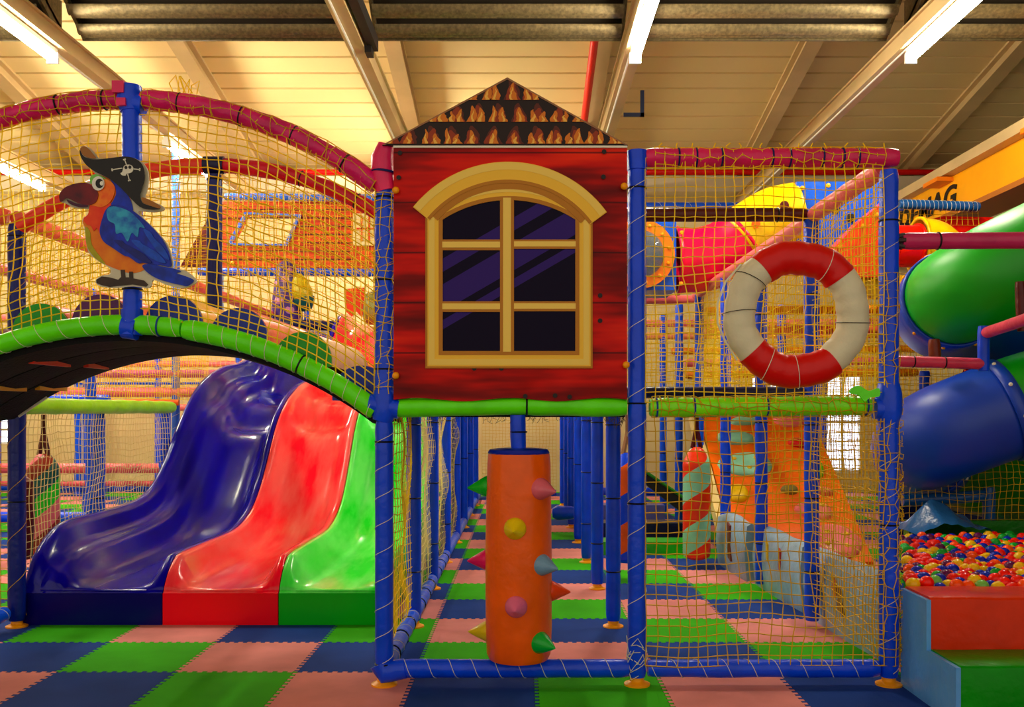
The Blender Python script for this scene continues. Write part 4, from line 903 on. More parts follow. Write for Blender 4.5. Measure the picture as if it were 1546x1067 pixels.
padded('padded_post', [(X_(333, YH+.2), YH+.2, 2.0), (X_(333, YH+.2), YH+.2, 4.0)], .04, vinyl('pale_blue_vinyl', (150, 185, 230)), 'pale blue pole at the left edge of the orange hut', 'padded post')
# things standing at the head of the slides
q = MB(); nC = 32; prof = [(.19, 0), (.2, .05), (.16, .45), (.11, .75), (0, .82)]
base = P(433, 492, 7.0); q.lathe(prof, base, n=nC); cone = thing('spotted_cone', 'tapered purple padded cone with lilac spots at the head of the slides', 'padded cone', base); q.build('cone_body', vinyl('cone_purple', (70, 40, 120)), cone)
for a, h, r in ((-60, .15, .05), (-20, .3, .06), (25, .18, .055), (55, .36, .05), (-50, .5, .045), (5, .55, .045), (-95, .35, .05), (30, .66, .035)):
    t = math.radians(a - 90); rad = lerp(.195, .11, h/.75); q = MB(); d = Vector((math.cos(t), math.sin(t), .2)).normalized()
    q.lathe([(r, -.01), (r, .008), (r*.8, .014), (0, .016)], base + Vector((math.cos(t)*rad, math.sin(t)*rad, h)), d, 16); q.build('lilac_spot', vinyl('spot_lilac', (190, 130, 170)), cone)
q = MB(); bz = P(463, 470, 6.95); q.lathe([(0, 0), (.05, .02), (.12, .12), (.13, .25), (.1, .38), (.05, .46), (0, .48)], bz, (-.25, 0, 1), 24)
lem = thing('padded_bud', 'yellow and teal padded bud on a blue stalk beside the spotted cone', 'padded shape', P(463, 505, 6.95)); q.build('yellow_bud', vinyl('bud_yellow', (205, 190, 40)), lem)
q = MB(); q.lathe([(0, -.01), (.07, .02), (.135, .12), (.135, .16), (.12, .13)], bz, (-.25, 0, 1), 24); q.build('teal_cup', TEAL, lem)
q = MB(); q.tube([P(463, 505, 6.95), bz], .03, 10); q.build('blue_stalk', BLUE2, lem)
bx((395, 487), (505, 492), 6.75, .06, NAVY, 'navy padded sill across the head of the purple slide')
q = MB(); q.prism([px2(x, y, 6.9) for x, y in ((519,436),(551,434),(552,462),(546,479),(538,470),(531,478),(522,470))], 6.9, 6.93)
fg = tag(q.build('orange_flap', vinyl('flap_orange', (240, 75, 20)), smooth=False), 'ragged orange fabric flap hanging above the head of the red slide', 'fabric flap')
bx((552, 464), (572, 466), 6.95, .2, vinyl('khaki_vinyl', (150, 150, 90)), 'short olive padded block beside the orange flap')
# background maze on the left: posts, beams
rows_bg = [(4.8, (-4.26, -5.46)), (7.3, (-3.06, -5.46, -6.66)), (9.6, (-1.9, -3.06, -4.26, -5.46, -6.66, -7.86))]
nm = {4.8: 'nearest', 7.3: 'middle', 9.6: 'farthest'}
for y, xs_ in rows_bg:
    for k, x in enumerate(sorted(xs_)):
        padded('padded_post', [(x, y, .04), (x, y, 2.5)], .05, BLUE2 if k % 2 else BLUE, 'background padded post left of the slides, number %s from the left in the %s row' % (('one', 'two', 'three', 'four', 'five', 'six')[k], nm[y]), 'padded post', ties=())
def xb(xa, xb_, y, z, r, m, label, **k): return padded('padded_beam', [(xa, y, z), (xb_, y, z)], r, m, label, 'padded beam', **k)
xb(-6.6, -3.1, 7.2, 1.76, .05, vinyl('mauve_vinyl', (200, 100, 130)), 'mauve padded beam seen through the gap under the bridge')
xb(-6.6, -3.1, 7.2, 1.53, .06, PINK, 'pale pink padded beam below the mauve one under the bridge')
xb(-6.6, -3.1, 7.25, 1.64, .015, BLUE2, 'thin blue rail between the mauve and pink beams')
xb(-5.2, -4.2, 7.0, 1.40, .04, ORANGE, 'orange padded beam just above the lime beam')
xb(-6.5, -5.0, 6.9, 1.45, .045, BLUE, 'navy blue padded beam above the left end of the lime beam')
xb(-8.0, -3.2, 6.0, .66, .055, vinyl('rose_pink_vinyl', (235, 110, 115)), 'rose pink padded rail seen low through the cream net')
xb(-8.0, -3.2, 6.0, .49, .03, vinyl('rose_pink_vinyl', (235, 110, 115)), 'thin pink rail below the rose pink one')
xb(-7.0, -3.2, 6.3, .43, .06, BLUE2, 'bright blue padded beam low behind the pink rails')
xb(-7.0, -3.2, 5.6, .16, .06, BLUE, 'blue padded floor beam behind the cream net')
xb(-7.8, -.9, 9.6, 2.0, .05, PINK, 'long pink padded beam crossing the far background left')
xb(-7.8, -.9, 9.6, 2.45, .05, vinyl('light_coral_vinyl', (240, 110, 85)), 'long coral padded beam high across the far background left')
xb(-7.8, -.9, 9.6, 1.35, .05, PINK, 'long pink padded beam at deck height in the far background left')
padded('padded_beam', [(-6.6, 7.3, 2.46), (-3.1, 7.3, 2.5)], .05, PINK, 'pink padded beam behind the purple end disc', 'padded beam')
wallnet(-6.66, 7.25, -3.1, 7.25, 1.35, 2.4, NETC, 'cream net in the background seen under the bridge', seed=41, cell=.06)
wallnet(-7.86, 9.55, -1.0, 9.55, 1.4, 2.4, NETY, 'yellow net in the far background behind the bridge', seed=42, cell=.07)
wallnet(-5.46, 4.8, -4.26, 4.8, 1.35, 2.45, NETY, 'yellow net panel far left between background posts', seed=43, cell=.06)
wallnet(-6.66, 6.6, -3.3, 6.6, 2.7, 3.9, NETY, 'yellow net hung in front of the orange hut, left part', seed=44, cell=.06)
wallnet(-3.3, 6.6, -1.3, 6.6, 2.7, 3.9, NETY, 'yellow net hung in front of the orange hut, right part', seed=45, cell=.06)
# spiral punch bags
def spiral_bag(x, y, z0, z1, r, cols, label, turns=1.2, strap=None, top=None):
    th = thing('spiral_punch_bag', label, 'punch bag', (x, y, z0)); n = 32; K = 44
    prof = []
    for i in range(K + 1):
        t = i / K; e = min(t, 1 - t) * (z1 - z0); f = 1 if e > .05 else math.sqrt(max(1 - (1 - e/.05)**2, 0)) * .4 + .6
        if t > .86: f *= lerp(1, .45, (t - .86)/.14)
        prof.append((r * f, lerp(z0, z1, t)))
    for ci in range(len(cols)):
        q = MB(); w = n // 2 // (len(cols) // 2) if False else n // len(cols)
        vs = []; a0 = ci * w
        for i, (rr_, z) in enumerate(prof):
            for j in range(w + 1):
                tt = 2*PI*((a0 + j)/n + turns * i / K); vs.append((x + rr_*math.cos(tt), y + rr_*math.sin(tt), z))
        q.add(vs, [(i*(w+1)+j, i*(w+1)+j+1, (i+1)*(w+1)+j+1, (i+1)*(w+1)+j) for i in range(K) for j in range(w)]); q.build('spiral_stripe', cols[ci], th)
    q = MB(); q.lathe([(0, 0), (r*.58, 0)], (x, y, z0+.001), n=24); q.build('bottom_disc', cols[0], th)
    q = MB()
    for s in (-1, 1): q.tube([(x+s*r*.3, y, z1-.01), (x, y, z1+.16), (x, y, 1.27)], .02, 6)
    q.build('hanging_strap', strap or BROWN, th)
OR2 = vinyl('deep_orange_vinyl', (225, 62, 18))
spiral_bag(1.44, 3.35, .07, 1.0, .115, [MINT, OR2], 'red-orange and mint spiral-striped punch bag hanging behind the life ring bay net', 2.1, MAROON)
spiral_bag(.80, 2.75, .14, .98, .115, [ORANGE, BLUE], 'orange and blue spiral-striped punch bag just behind the post between the bays', 1.9, vinyl('tan_vinyl', (190, 150, 110)))
spiral_bag(X_(66, 3.0), 3.0, .15, .96, .12, [vinyl('bag_green', (40, 200, 40)), vinyl('bag_pink', (225, 120, 135)), vinyl('bag_brown', (140, 50, 35)), TEAL], 'green, pink, brown and teal spiral punch bag behind the net at the left edge', 1.3, MAROON)
q = MB(); q.lathe([(.05, 0), (.06, .02), (.075, .3), (.07, .55), (0, .6)], (X_(35, 2.2), 2.2, .25), n=20); o_ = thing('dark_punch_bag', 'dark brown punch bag behind the far left post', 'punch bag', (X_(35, 2.2), 2.2, .25)); q.build('bag_body', MAROON, o_)
q = MB(); q.tube([(X_(35, 2.2), 2.2, .85), (X_(35, 2.2), 2.2, 1.27)], .01, 6); q.build('hanging_strap', MAROON, o_)
# far corridor things
q = MB(); q.lathe([(0, 0), (.05, .01), (.08, .06), (.07, .2), (.04, .34), (0, .36)], (.3, 5.5, .22), (1, 0, .0), 20); tag(q.build('padded_roller', BLUE), 'dark blue tapered padded roller lying across the far corridor', 'padded roller')
sw = thing('tilted_board', 'black padded board with a green edge sloping down behind the punch bags', 'padded board', P(1000, 760, 4.5))
a, b = P(940, 688, 4.5), P(1048, 762, 4.5); q = MB(); q.add([a, b, b+Vector((0,0,-.16)), a+Vector((0,0,-.1)), a+Vector((0,.4,0)), b+Vector((0,.4,0)), b+Vector((0,.4,-.16)), a+Vector((0,.4,-.1))], [(0,1,2,3),(4,7,6,5),(0,4,5,1),(1,5,6,2),(2,6,7,3),(3,7,4,0)]); q.build('board', BLACK, sw, smooth=False)
q = MB(); q.tube([a, b], .015, 8); q.build('green_edge', DGREEN, sw)
for k, (yy, c, z, t) in enumerate(((4.0, vinyl('step_green', (35, 165, 20)), .12, 'green'), (4.75, NAVY, .2, 'navy'), (6.3, vinyl('step_lilac', (120, 120, 200)), .22, 'lilac'))):
    q = MB(); q.box((.72, yy, 0), (1.62, yy+.3, z)); o = q.build('padded_step', c, smooth=False); tag(o, t + ' low padded step beyond the punch bags', 'padded step')

# ------------------------------------------------------------------ climbing ramp with holds
RA, RB = Vector((1.80, 3.45, 0.03)), Vector((1.80, 5.25, 1.30)); wR = 1.15
rp = thing('climbing_ramp', 'steep orange climbing ramp with padded pebble holds behind the low grey wall', 'climbing ramp', (1.76+wR/2, 3.45, 0))
nrm = (Vector((1, 0, 0)).cross(RB - RA)).normalized(); dn = -nrm * .12
ex = Vector((wR, 0, 0)); q = MB(); q.add([RA, RA+ex, RB+ex, RB, RA+dn, RA+ex+dn, RB+ex+dn, RB+dn], [(0,1,2,3),(4,7,6,5),(1,5,6,2),(2,6,7,3),(0,4,5,1)]); q.build('orange_face', vinyl('ramp_orange', (250, 112, 10)), rp, smooth=False)
q = MB(); e0 = Vector((-.01, 0, 0)); q.add([RA+e0, RB+e0, RB+dn+e0, RA+dn+e0, RA+e0*8, RB+e0*8, RB+dn+e0*8, RA+dn+e0*8], [(0,1,2,3),(4,7,6,5),(0,4,5,1),(3,2,6,7),(1,5,6,2),(0,3,7,4)]); q.build('cream_side', vinyl('ramp_cream', (240, 215, 150)), rp, smooth=False)
def onramp(px, py):
    d = Vector(((px-VX)/F, 1, -(py-HZ)/F)); o = Vector((0, -D0, CZ)); t = (RA - o).dot(nrm)/d.dot(nrm); return o + d*t
for px, py, w, h, m_, dots, shape in [(1190, 636, 44, 18, PINK, 0, 0), (1125, 637, 46, 10, MINT, 0, 0), (1110, 662, 62, 18, MINT, 0, 1), (1126, 702, 76, 36, MINT, 3, 0), (1112, 746, 38, 24, vinyl('hold_yellow', (235, 195, 20)), 0, 0), (1203, 670, 26, 12, RED, 0, 0), (1232, 709, 24, 24, vinyl('hold_green', (80, 190, 20)), 0, 0),
                            (1192, 741, 28, 10, vinyl('hold_olive', (140, 130, 70)), 0, 1), (1242, 744, 34, 9, vinyl('hold_rose', (230, 120, 110)), 0, 1), (1229, 772, 58, 24, PINK, 1, 0), (1262, 819, 80, 48, PINK, 4, 0)]:
    c = onramp(px, py); d_ = (c.y + D0); up = (RB - RA).normalized(); sx = w/2*d_/F; 
    a2 = onramp(px, py-h/2); b2 = onramp(px, py+h/2); sy = (a2-b2).length/2; q = MB(); vs = []; n = 24; pr = [(1, 0), (1.0, .25), (.9, .7), (.7, .95), (.35, 1), (0, 1.02)]
    for rr_, hh in pr:
        for j in range(n):
            t = 2*PI*j/n; k = 1 + .08*math.sin(2*t+px) + .05*math.sin(3*t+py)
            vs.append(c + Vector((1, 0, 0))*sx*rr_*k*math.cos(t) + up*sy*rr_*k*math.sin(t) + nrm*(hh*.05))
    q.add(vs, [(i*n+j, i*n+(j+1) % n, (i+1)*n+(j+1) % n, (i+1)*n+j) for i in range(len(pr)-1) for j in range(n)]); hd = q.build('climbing_hold', m_, rp)
    for k in range(dots):
        t = 2*PI*k/dots+.6; q = MB(); q.lathe([(.022, -.012), (.022, .005), (.012, .012), (0, .013)], c + Vector((1, 0, 0))*sx*.5*math.cos(t) + up*sy*.5*math.sin(t) + nrm*.05, nrm, 12); q.build('yellow_dot', vinyl('hold_yellow', (235, 195, 20)), hd)
# low padded wall between the corridor and the ball pit
LW = [((1.86, .42), (1.80, 1.52), 'nearest, beside the ball pit'), ((1.80, 1.60), (1.74, 2.60), 'middle, with coloured brush strokes'), ((1.70, 2.68), (1.66, 3.55), 'farthest, below the climbing ramp')]
for k, ((xa, ya), (xb_, yb), t) in enumerate(LW):
    th = thing('low_padded_wall', 'pale blue-grey padded barrier panel under the ramp, ' + t, 'padded barrier', ((xa+xb_)/2, (ya+yb)/2, 0))
    q = MB(); n = 12; vs = []
    for i in range(n + 1):
        u = i/n; x = lerp(xa, xb_, u); y = lerp(ya, yb, u); h = .43 + .03*math.sin(u*PI) + .012*math.sin(u*9+k); b_ = .012*math.sin(u*PI)
        vs += [(x-b_, y, .0), (x-.02-b_, y, h*.5), (x-b_, y, h-.02), (x+.03, y, h), (x+.09, y, h-.02), (x+.1, y, 0)]
    q.add(vs, [(i*6+j, i*6+(j+1) % 6, (i+1)*6+(j+1) % 6, (i+1)*6+j) for i in range(n) for j in range(6)] + [(5,4,3,2,1,0), tuple(n*6+j for j in range(6))]); q.build('pad_cover', PADGREY, th, auto=60)
    marks = {0: [(.42, .22, .05, .16, BROWN), (.5, .28, .025, .12, vinyl('mark_red', (190, 60, 40)))], 1: [(.35, .28, .02, .16, vinyl('mark_red', (215, 60, 50))), (.62, .3, .02, .14, vinyl('hold_yellow', (235, 195, 20)))], 2: [(.45, .25, .05, .3, BROWN)]}[k]
    for (u, z, w, h, m_) in marks:
        x = lerp(xa, xb_, u) - .034; y = lerp(ya, yb, u); q = MB(); q.add([(x, y-w, z-h/2), (x, y+w, z-h/2+.02), (x, y+w*1.6, z+h/2), (x, y-w*.2, z+h/2-.02), (x+.02, y-w, z-h/2), (x+.02, y+w, z-h/2+.02), (x+.02, y+w*1.6, z+h/2), (x+.02, y-w*.2, z+h/2-.02)], [(0,1,2,3),(4,7,6,5),(0,4,5,1),(1,5,6,2),(2,6,7,3),(3,7,4,0)]); q.build('painted_stroke', m_, th, smooth=False)

# ------------------------------------------------------------------ steps and ball pit
SX = 1.79
st = thing('padded_steps', 'two-step padded staircase with orange and green faces and blue side at the lower right', 'steps', (SX+.7, -.28, 0))
T1, T2, W_ = .47, .243, 1.5
q = MB(); q.add([(SX, -.005, 0), (SX, -.005, T1-.01), (SX, -.29, T1-.01), (SX, -.29, T2-.006), (SX, -.575, T2-.006), (SX, -.575, 0), (SX+.02, -.005, 0), (SX+.02, -.005, T1-.01), (SX+.02, -.29, T1-.01), (SX+.02, -.29, T2-.006), (SX+.02, -.575, T2-.006), (SX+.02, -.575, 0)],
      [(0,1,2,3,4,5), (11,10,9,8,7,6)] + [(i, i+6, (i+1) % 6+6, (i+1) % 6) for i in range(6)]); q.build('blue_side', vinyl('steps_side_blue', (105, 170, 240), var=.12), st, smooth=False)
def padblock(y0, y1, z0, z1, m_, name):
    q = MB(); n = 30; r = .016; pr = [(y0, z0), (y0, z1-r), (y0+r*.3, z1-r*.3), (y0+r, z1), (y1-r*.5, z1), (y1, z1-.004), (y1, z0)]; vs = []
    for i in range(n+1):
        u = i/n; x = lerp(SX+.02, SX+W_, u)
        for a_, b_ in pr:
            w = .0035*noise.noise(Vector((x*9, a_*8, b_*9))) if 0 < i < n else 0
            vs.append((x, a_ + (w if abs(a_-y0) < .001 else 0), b_ + (w if b_ > z1-.02 else 0)))
    K = len(pr); q.add(vs, [(i*K+j, i*K+(j+1) % K, (i+1)*K+(j+1) % K, (i+1)*K+j) for i in range(n) for j in range(K)] + [tuple(range(K)), tuple(n*K+j for j in range(K-1, -1, -1))]); return q.build(name, m_, st, auto=60)
padblock(-.285, -.005, .0, T1, vinyl('step_orange_vinyl', (205, 56, 6), spec=.15, bump=.4, bscale=9), 'upper_step')
padblock(-.57, -.287, .0, T2, vinyl('step_green_vinyl', (4, 140, 18), spec=.15, bump=.4, bscale=9), 'lower_step')
# balls
BC = [('red', (226, 30, 14)), ('orange', (240, 85, 15)), ('yellow', (235, 190, 25)), ('blue', (14, 42, 170)), ('purple', (90, 15, 80)), ('green', (15, 150, 50)), ('pale green', (120, 185, 90))]
WT = [26, 18, 17, 20, 9, 9, 1]
BR = .0335
def ballmesh(name, m_):
    me = bpy.data.meshes.new(name); bm = bmesh.new(); bmesh.ops.create_uvsphere(bm, u_segments=20, v_segments=12, radius=BR)
    for f in bm.faces: f.smooth = True
    bm.to_mesh(me); bm.free(); me.materials.append(m_); return me
BM_ = [ballmesh('pit_ball', mat('ball_' + n.replace(' ', '_'), c, rough=.22, var=.1, vscale=8, bump=.03, bscale=9)) for n, c in BC]
spots = []; rb = random.Random(5)
yy = .05; row = 0
while yy < 1.85:
    xx = 1.85 + .375*yy + (row % 2)*BR
    while xx < 3.9:
        z = .452 + .02*noise.noise(Vector((xx*3, yy*3, 0))) + rb.uniform(-.016, .018) + .03*yy*0
        x = xx + rb.uniform(-.008, .008); y = yy + rb.uniform(-.008, .008)
        pxx = VX + x*F/(y+D0)
        hid = y > 3.4 and x < 2.95
        spots.append((y + D0, x, y, z, pxx))
        xx += 2*BR*1.01
    yy += BR*1.76; row += 1
vis = sorted([s for s in spots if 1300 < s[4] < 1552])
ind = vis[:300]; rest = [s for s in spots if s not in set(ind)]
for k, (d, x, y, z, pxx) in enumerate(ind):
    c = rb.choices(range(7), WT)[0]
    if k == 37: pass
    ob = bpy.data.objects.new('pit_ball', BM_[c]); COL.objects.link(ob); ob.location = (x, y, z); ob.rotation_euler = (rb.random()*3, rb.random()*3, 0)
    tag(ob, '%s plastic ball lying on top in the ball pit' % BC[c][0], 'ball', '%s balls on top of the ball pit' % BC[c][0])
q = MB(); sv_ = [[], []]
def sphere_add(q, c, m_, n=10, k=6):
    vs = [c + Vector((0, 0, BR))]
    for i in range(1, k):
        for j in range(n): a_ = PI*i/k; t = 2*PI*j/n; vs.append(c + Vector((math.sin(a_)*math.cos(t), math.sin(a_)*math.sin(t), math.cos(a_)))*BR)
    vs.append(c + Vector((0, 0, -BR))); L_ = len(vs)-1
    fs = [(0, 1+j, 1+(j+1) % n) for j in range(n)] + [(1+i*n+j, 1+(i+1)*n+j, 1+(i+1)*n+(j+1) % n, 1+i*n+(j+1) % n) for i in range(k-2) for j in range(n)] + [(L_, 1+(k-2)*n+(j+1) % n, 1+(k-2)*n+j) for j in range(n)]
    q.add(vs, fs, m_)
bmats = [m_.materials[0] for m_ in BM_]
for (d, x, y, z, pxx) in rest: sphere_add(q, Vector((x, y, z)), bmats[rb.choices(range(7), WT)[0]])
for (d, x, y, z, pxx) in spots: sphere_add(q, Vector((x+BR, y+BR*.6, z-.055)), bmats[rb.choices(range(7), WT)[0]], 8, 5)
tag(q.build('ball_pile', None), 'mass of coloured plastic balls filling the pit below and behind the top ones', 'balls', kind='stuff')
q = MB(); q.add([(1.90, .0, 0), (4.2, .0, 0), (4.2, 1.86, 0), (2.60, 1.86, 0), (1.90, .0, .34), (4.2, .0, .34), (4.2, 1.86, .34), (2.60, 1.86, .34)], [(3,2,1,0),(4,5,6,7),(0,1,5,4),(1,2,6,5),(2,3,7,6),(3,0,4,7)]); tag(q.build('pit_cushion', NAVY, smooth=False), 'navy padded floor block under the balls in the ball pit', 'padding')
q = MB(); q.box((2.8, 2.36, 0), (4.6, 2.46, .50)); tag(q.build('pit_wall', DGREEN, smooth=False), 'dark green padded wall at the back of the ball pit', 'padded barrier')
q = MB(); q.box((3.45, 4.3, 0), (7, 4.42, 1.1)); tag(q.build('padded_barrier', NAVY, smooth=False), 'dark navy panel standing in for the shade behind the ball pit', 'padded barrier')  # dark sheet put in for the deep shade under the tube slide
# blue sheet over a mound behind the balls
q = MB(); n = 26; vs = []
for j in range(n + 1):
    for i in range(n + 1):
        u = i/n; v = j/n; x = lerp(X_(1362, 2.1), X_(1496, 2.1), u); y = lerp(1.87, 2.33, v)
        h = .22*max(0, 1 - abs(u-.33)/(.36 if u < .33 else .68))*(1-abs(v-.5)*1.2) + .018*noise.noise(Vector((u*7, v*3, 1)))*2
        vs.append((x, y, .46 + max(h, 0)))
q.add(vs, [(j*(n+1)+i, j*(n+1)+i+1, (j+1)*(n+1)+i+1, (j+1)*(n+1)+i) for j in range(n) for i in range(n)]); tag(q.build('blue_sheet', mat('shiny_blue_sheet', (45, 95, 150), rough=.25, bump=.6, bscale=12)), 'shiny blue plastic sheet heaped at the back of the ball pit', 'sheet')
bx((1362, 756), (1492, 748), 2.5, .045, vinyl('dim_blue_vinyl', (20, 80, 140)), 'dark blue padded beam above the blue sheet behind the ball pit')
padded('padded_post', [P(1493, 735, 2.5), (X_(1493, 2.5), 2.5, .06)], .045, vinyl('dim_blue_vinyl', (20, 80, 140)), 'dim blue padded post behind the ball pit, right of the blue sheet', 'padded post')

# ------------------------------------------------------------------ spiral tube slide
TR = .345
_tp = [(1760,300,2.5), (1640,345,2.15), (1546,390,2.05), (1480,424,2.12), (1432,456,2.45), (1424,478,3.1), (1475,498,3.7), (1560,525,3.9), (1650,555,3.4), (1650,575,2.6), (1600,592,2.15), (1546,609,2.05), (1480,632,2.1), (1415,658,2.25), (1388,678,2.75), (1430,705,3.4), (1540,730,3.7)]
_tc = catmull([P(*p) for p in _tp], 8)
def helix(t):
    t = min(max(t, 0), 1) * (len(_tc)-1); i = min(int(t), len(_tc)-2); return _tc[i].lerp(_tc[i+1], t-i)
tsl = thing('spiral_tube_slide', 'large green and blue spiral tube slide at the right edge', 'tube slide', (3.7, 2.9, .5))
GP = mat('tube_green_plastic', (6, 158, 22), rough=.4, bump=.03, bscale=2, var=.12, vscale=2, spec=.5); BP = mat('tube_blue_plastic', (10, 68, 180), rough=.4, bump=.03, bscale=2, var=.12, vscale=2, spec=.5)
VP_ = mat('tube_violet_plastic', (70, 60, 190), rough=.25)
NT = 16.0
segs = [(0, 3.9/NT, GP), (3.9/NT, 7.2/NT, BP), (7.2/NT, 11.45/NT, GP), (11.45/NT, 14.3/NT, BP), (14.3/NT, 1, DGREEN)]
for a0, a1, m_ in segs:
    n = max(8, int((a1-a0)*110)); pts = [helix(lerp(a0, a1, i/n)) for i in range(n+1)]
    q = MB(); q.tube(pts, TR, 40, cap=False); s = q.build('tube_segment', m_, tsl)
    md = s.modifiers.new('s', 'SOLIDIFY'); md.thickness = .012; md.offset = -1
    if a1 >= 1: continue
    q2 = MB(); q2.tube([helix(a1-.007), helix(a1), helix(a1+.007)], TR+.02, 40, cap=False); fl_ = q2.build('joint_flange', BP, tsl)
    md = fl_.modifiers.new('s', 'SOLIDIFY'); md.thickness = .02; md.offset = -1
    c = helix(a1); t = (helix(a1+.007) - helix(a1-.007)).normalized(); ax = (Vector((0, 0, 1)) - t*t.z).normalized(); bxv = t.cross(ax)
    for k in range(10):
        th_ = 2*PI*k/10+.2; d = ax*math.cos(th_) + bxv*math.sin(th_); q = MB(); q.lathe([(.014, -.01), (.014, .006), (.008, .011), (0, .012)], c + d*(TR+.02), d, 8); q.build('flange_bolt', FOOT if a1 < .5 else WHITEP, fl_)
q = MB(); q.tube([P(1462,420,3.5), P(1510,403,3.3), P(1620,350,3.2)], .34, 32, cap=False); s = q.build('violet_tube', VP_, tsl)
# supports and beams round the tube slide
padded('padded_beam', [(XR+.06, 0, 2.105), (3.3, 0, 2.115)], .04, PURPLEPINK, 'dusty purple-pink padded beam crossing in front of the green tube slide', 'padded beam', ties=(.115,), seed=70)
q = MB()
for k in range(6):
    a_ = k*PI/3; q.tube([(XR+.03, .02*math.cos(a_), 2.105+.02*math.sin(a_)), (XR+.07, .032*math.cos(a_), 2.105+.032*math.sin(a_))], .012, 6)
tag(q.build('torn_padding', mat('grey_foam', (60, 45, 45), bump=.8, bscale=40)), 'torn grey foam end where the purple beam meets the corner post', 'padding')
bx((1352, 545), (1486, 549), 1.5, .036, vinyl('dusty_pink_vinyl', (205, 70, 105)), 'pink padded beam passing below the upper tube bend', ties=(.2, .55))
padded('padded_post', [P(1485, 492, 1.5), P(1485, 560, 1.5)], .036, BLUE, 'short blue padded post beside the upper tube bend', 'padded post')
padded('padded_beam', [P(1487, 503, 1.5), P(1600, 465, .6)], .036, vinyl('dusty_pink_vinyl', (205, 70, 105)), 'pink padded beam rising to the right edge between the tubes', 'padded beam')
padded('padded_post', [P(1540, 425, 1.2), P(1543, 500, 1.2)], .03, MAROON, 'short maroon support bracket against the green tube at the right edge', 'padded post')
padded('padded_post', [P(1410, 512, 2.0), P(1412, 545, 2.0)], .04, BROWN, 'short brown stub below the upper tube bend', 'padded post')
padded('padded_post', [P(1396, 560, 4.4), (X_(1396, 4.4), 4.4, .04)], .05, BLUE, 'blue padded post behind the blue tube near the corner post', 'padded post')
q = MB(); q.add([P(1490, 480, 4.5), P(1600, 470, 4.5), P(1600, 590, 4.5), P(1440, 590, 4.5), P(1490, 480, 4.6), P(1600, 470, 4.6), P(1600, 590, 4.6), P(1440, 590, 4.6)], [(0,1,2,3),(4,7,6,5),(0,4,5,1),(1,5,6,2),(2,6,7,3),(3,7,4,0)]); tag(q.build('red_barrier', vinyl('dark_red_vinyl', (150, 22, 30)), smooth=False), 'dark red padded barrier behind the tube slide', 'padded barrier')
wallnet(3.2, 3.0+1.4, 5.4, 4.4, 1.35, 2.6, NETO, 'yellow net over the dark red barrier at the right edge', seed=51, cell=.05)
bx((1358, 308), (1478, 312), 5.2, .05, vinyl('dim_blue_vinyl', (20, 80, 140)), 'blue padded beam wound with cord in front of the crane lettering', cord=18, ties=(.9,))
bx((1355, 342), (1400, 342), 5.4, .04, BLACK, 'short dark beam under the crane lettering')
wallnet(X_(1350, 5.3), 5.3, X_(1478, 5.3), 5.3, Z_(340, 5.3), Z_(312, 5.3), NETO, 'strip of olive net between two beams in front of the crane lettering', seed=52, cell=.06)

# ------------------------------------------------------------------ tunnels high behind the life ring bay
YT = 4.0
bxth = thing('bubble_box', 'blue tunnel box with an orange-rimmed clear bubble window behind the net', 'tunnel box', P(965, 440, YT))
q = MB(); a = px2(905, 438, YT); b = px2(1021, 334, YT); q.box((a[0], YT, a[1]), (b[0], YT+.6, b[1])); q.build('blue_box', vinyl('panel_blue', (20, 88, 200)), bxth, smooth=False)
c = P(966, 384, YT); pr = MB(); N_ = 40; rs = 52*(YT+D0)/F; ri = 36*(YT+D0)/F
pr.strip([(c.x+rs*math.cos(2*PI*i/N_), c.z+rs*math.sin(2*PI*i/N_)) for i in range(N_)], [(c.x+ri*math.cos(2*PI*i/N_), c.z+ri*math.sin(2*PI*i/N_)) for i in range(N_)], YT-.04, YT, closed=True); rm = pr.build('orange_rim', vinyl('rim_orange', (245, 130, 20)), bxth, auto=30)
for k in range(12):
    t = 2*PI*k/12+.2; q = MB(); q.lathe([(.016, 0), (.014, .014), (0, .018)], c + Vector((math.cos(t), 0, math.sin(t)))*(rs+ri)/2 + Vector((0, -.04, 0)), (0, -1, 0), 8); q.build('yellow_bolt', FOOT, rm)
GL = mat('clear_bubble_plastic', (190, 195, 190), rough=.05, trans=.85, spec=.6)
q = MB(); q.lathe([(ri*math.cos(t*PI/16), ri*.55*math.sin(t*PI/16)) for t in range(9)], c + Vector((0, -.03, 0)), (0, -1, 0), 36); q.build('bubble', GL, bxth)
def tunnel(name, pts, r, m_, label, cat='play tunnel', bolts=None, flange=True, Y=YT+.3):
    th = thing(name, label, cat, P(pts[0][0], pts[0][1], Y) - Vector((0, 0, r)))
    C = catmull([P(a, b, Y) for a, b in pts], 6); q = MB(); q.tube(C, r, 36, cap=False); s = q.build('tunnel_tube', m_, th); md = s.modifiers.new('s', 'SOLIDIFY'); md.thickness = .012; md.offset = -1
    if flange:
        for p, t in ((C[0], (C[1]-C[0]).normalized()), (C[-1], (C[-1]-C[-2]).normalized())):
            q = MB(); q.tube([p - t*.015, p + t*.015], r+.02, 36, cap=False); f_ = q.build('flange', m_, th); md = f_.modifiers.new('s', 'SOLIDIFY'); md.thickness = .03; md.offset = -1
    return th
t1 = tunnel('tunnel_elbow', [(1022, 394), (1058, 392), (1092, 382), (1118, 364)], .30, vinyl('tunnel_red', (228, 14, 72), rough=.22, bump=.03), 'glossy crimson tunnel elbow beside the bubble window')
for (x, y) in ((1029, 351), (1030, 390), (1028, 428)):
    q = MB(); q.lathe([(.02, 0), (.018, .016), (0, .02)], P(x, y, YT+.02) + Vector((0, 0, 0)), (0, -1, 0), 10); q.build('yellow_bolt', FOOT, t1)
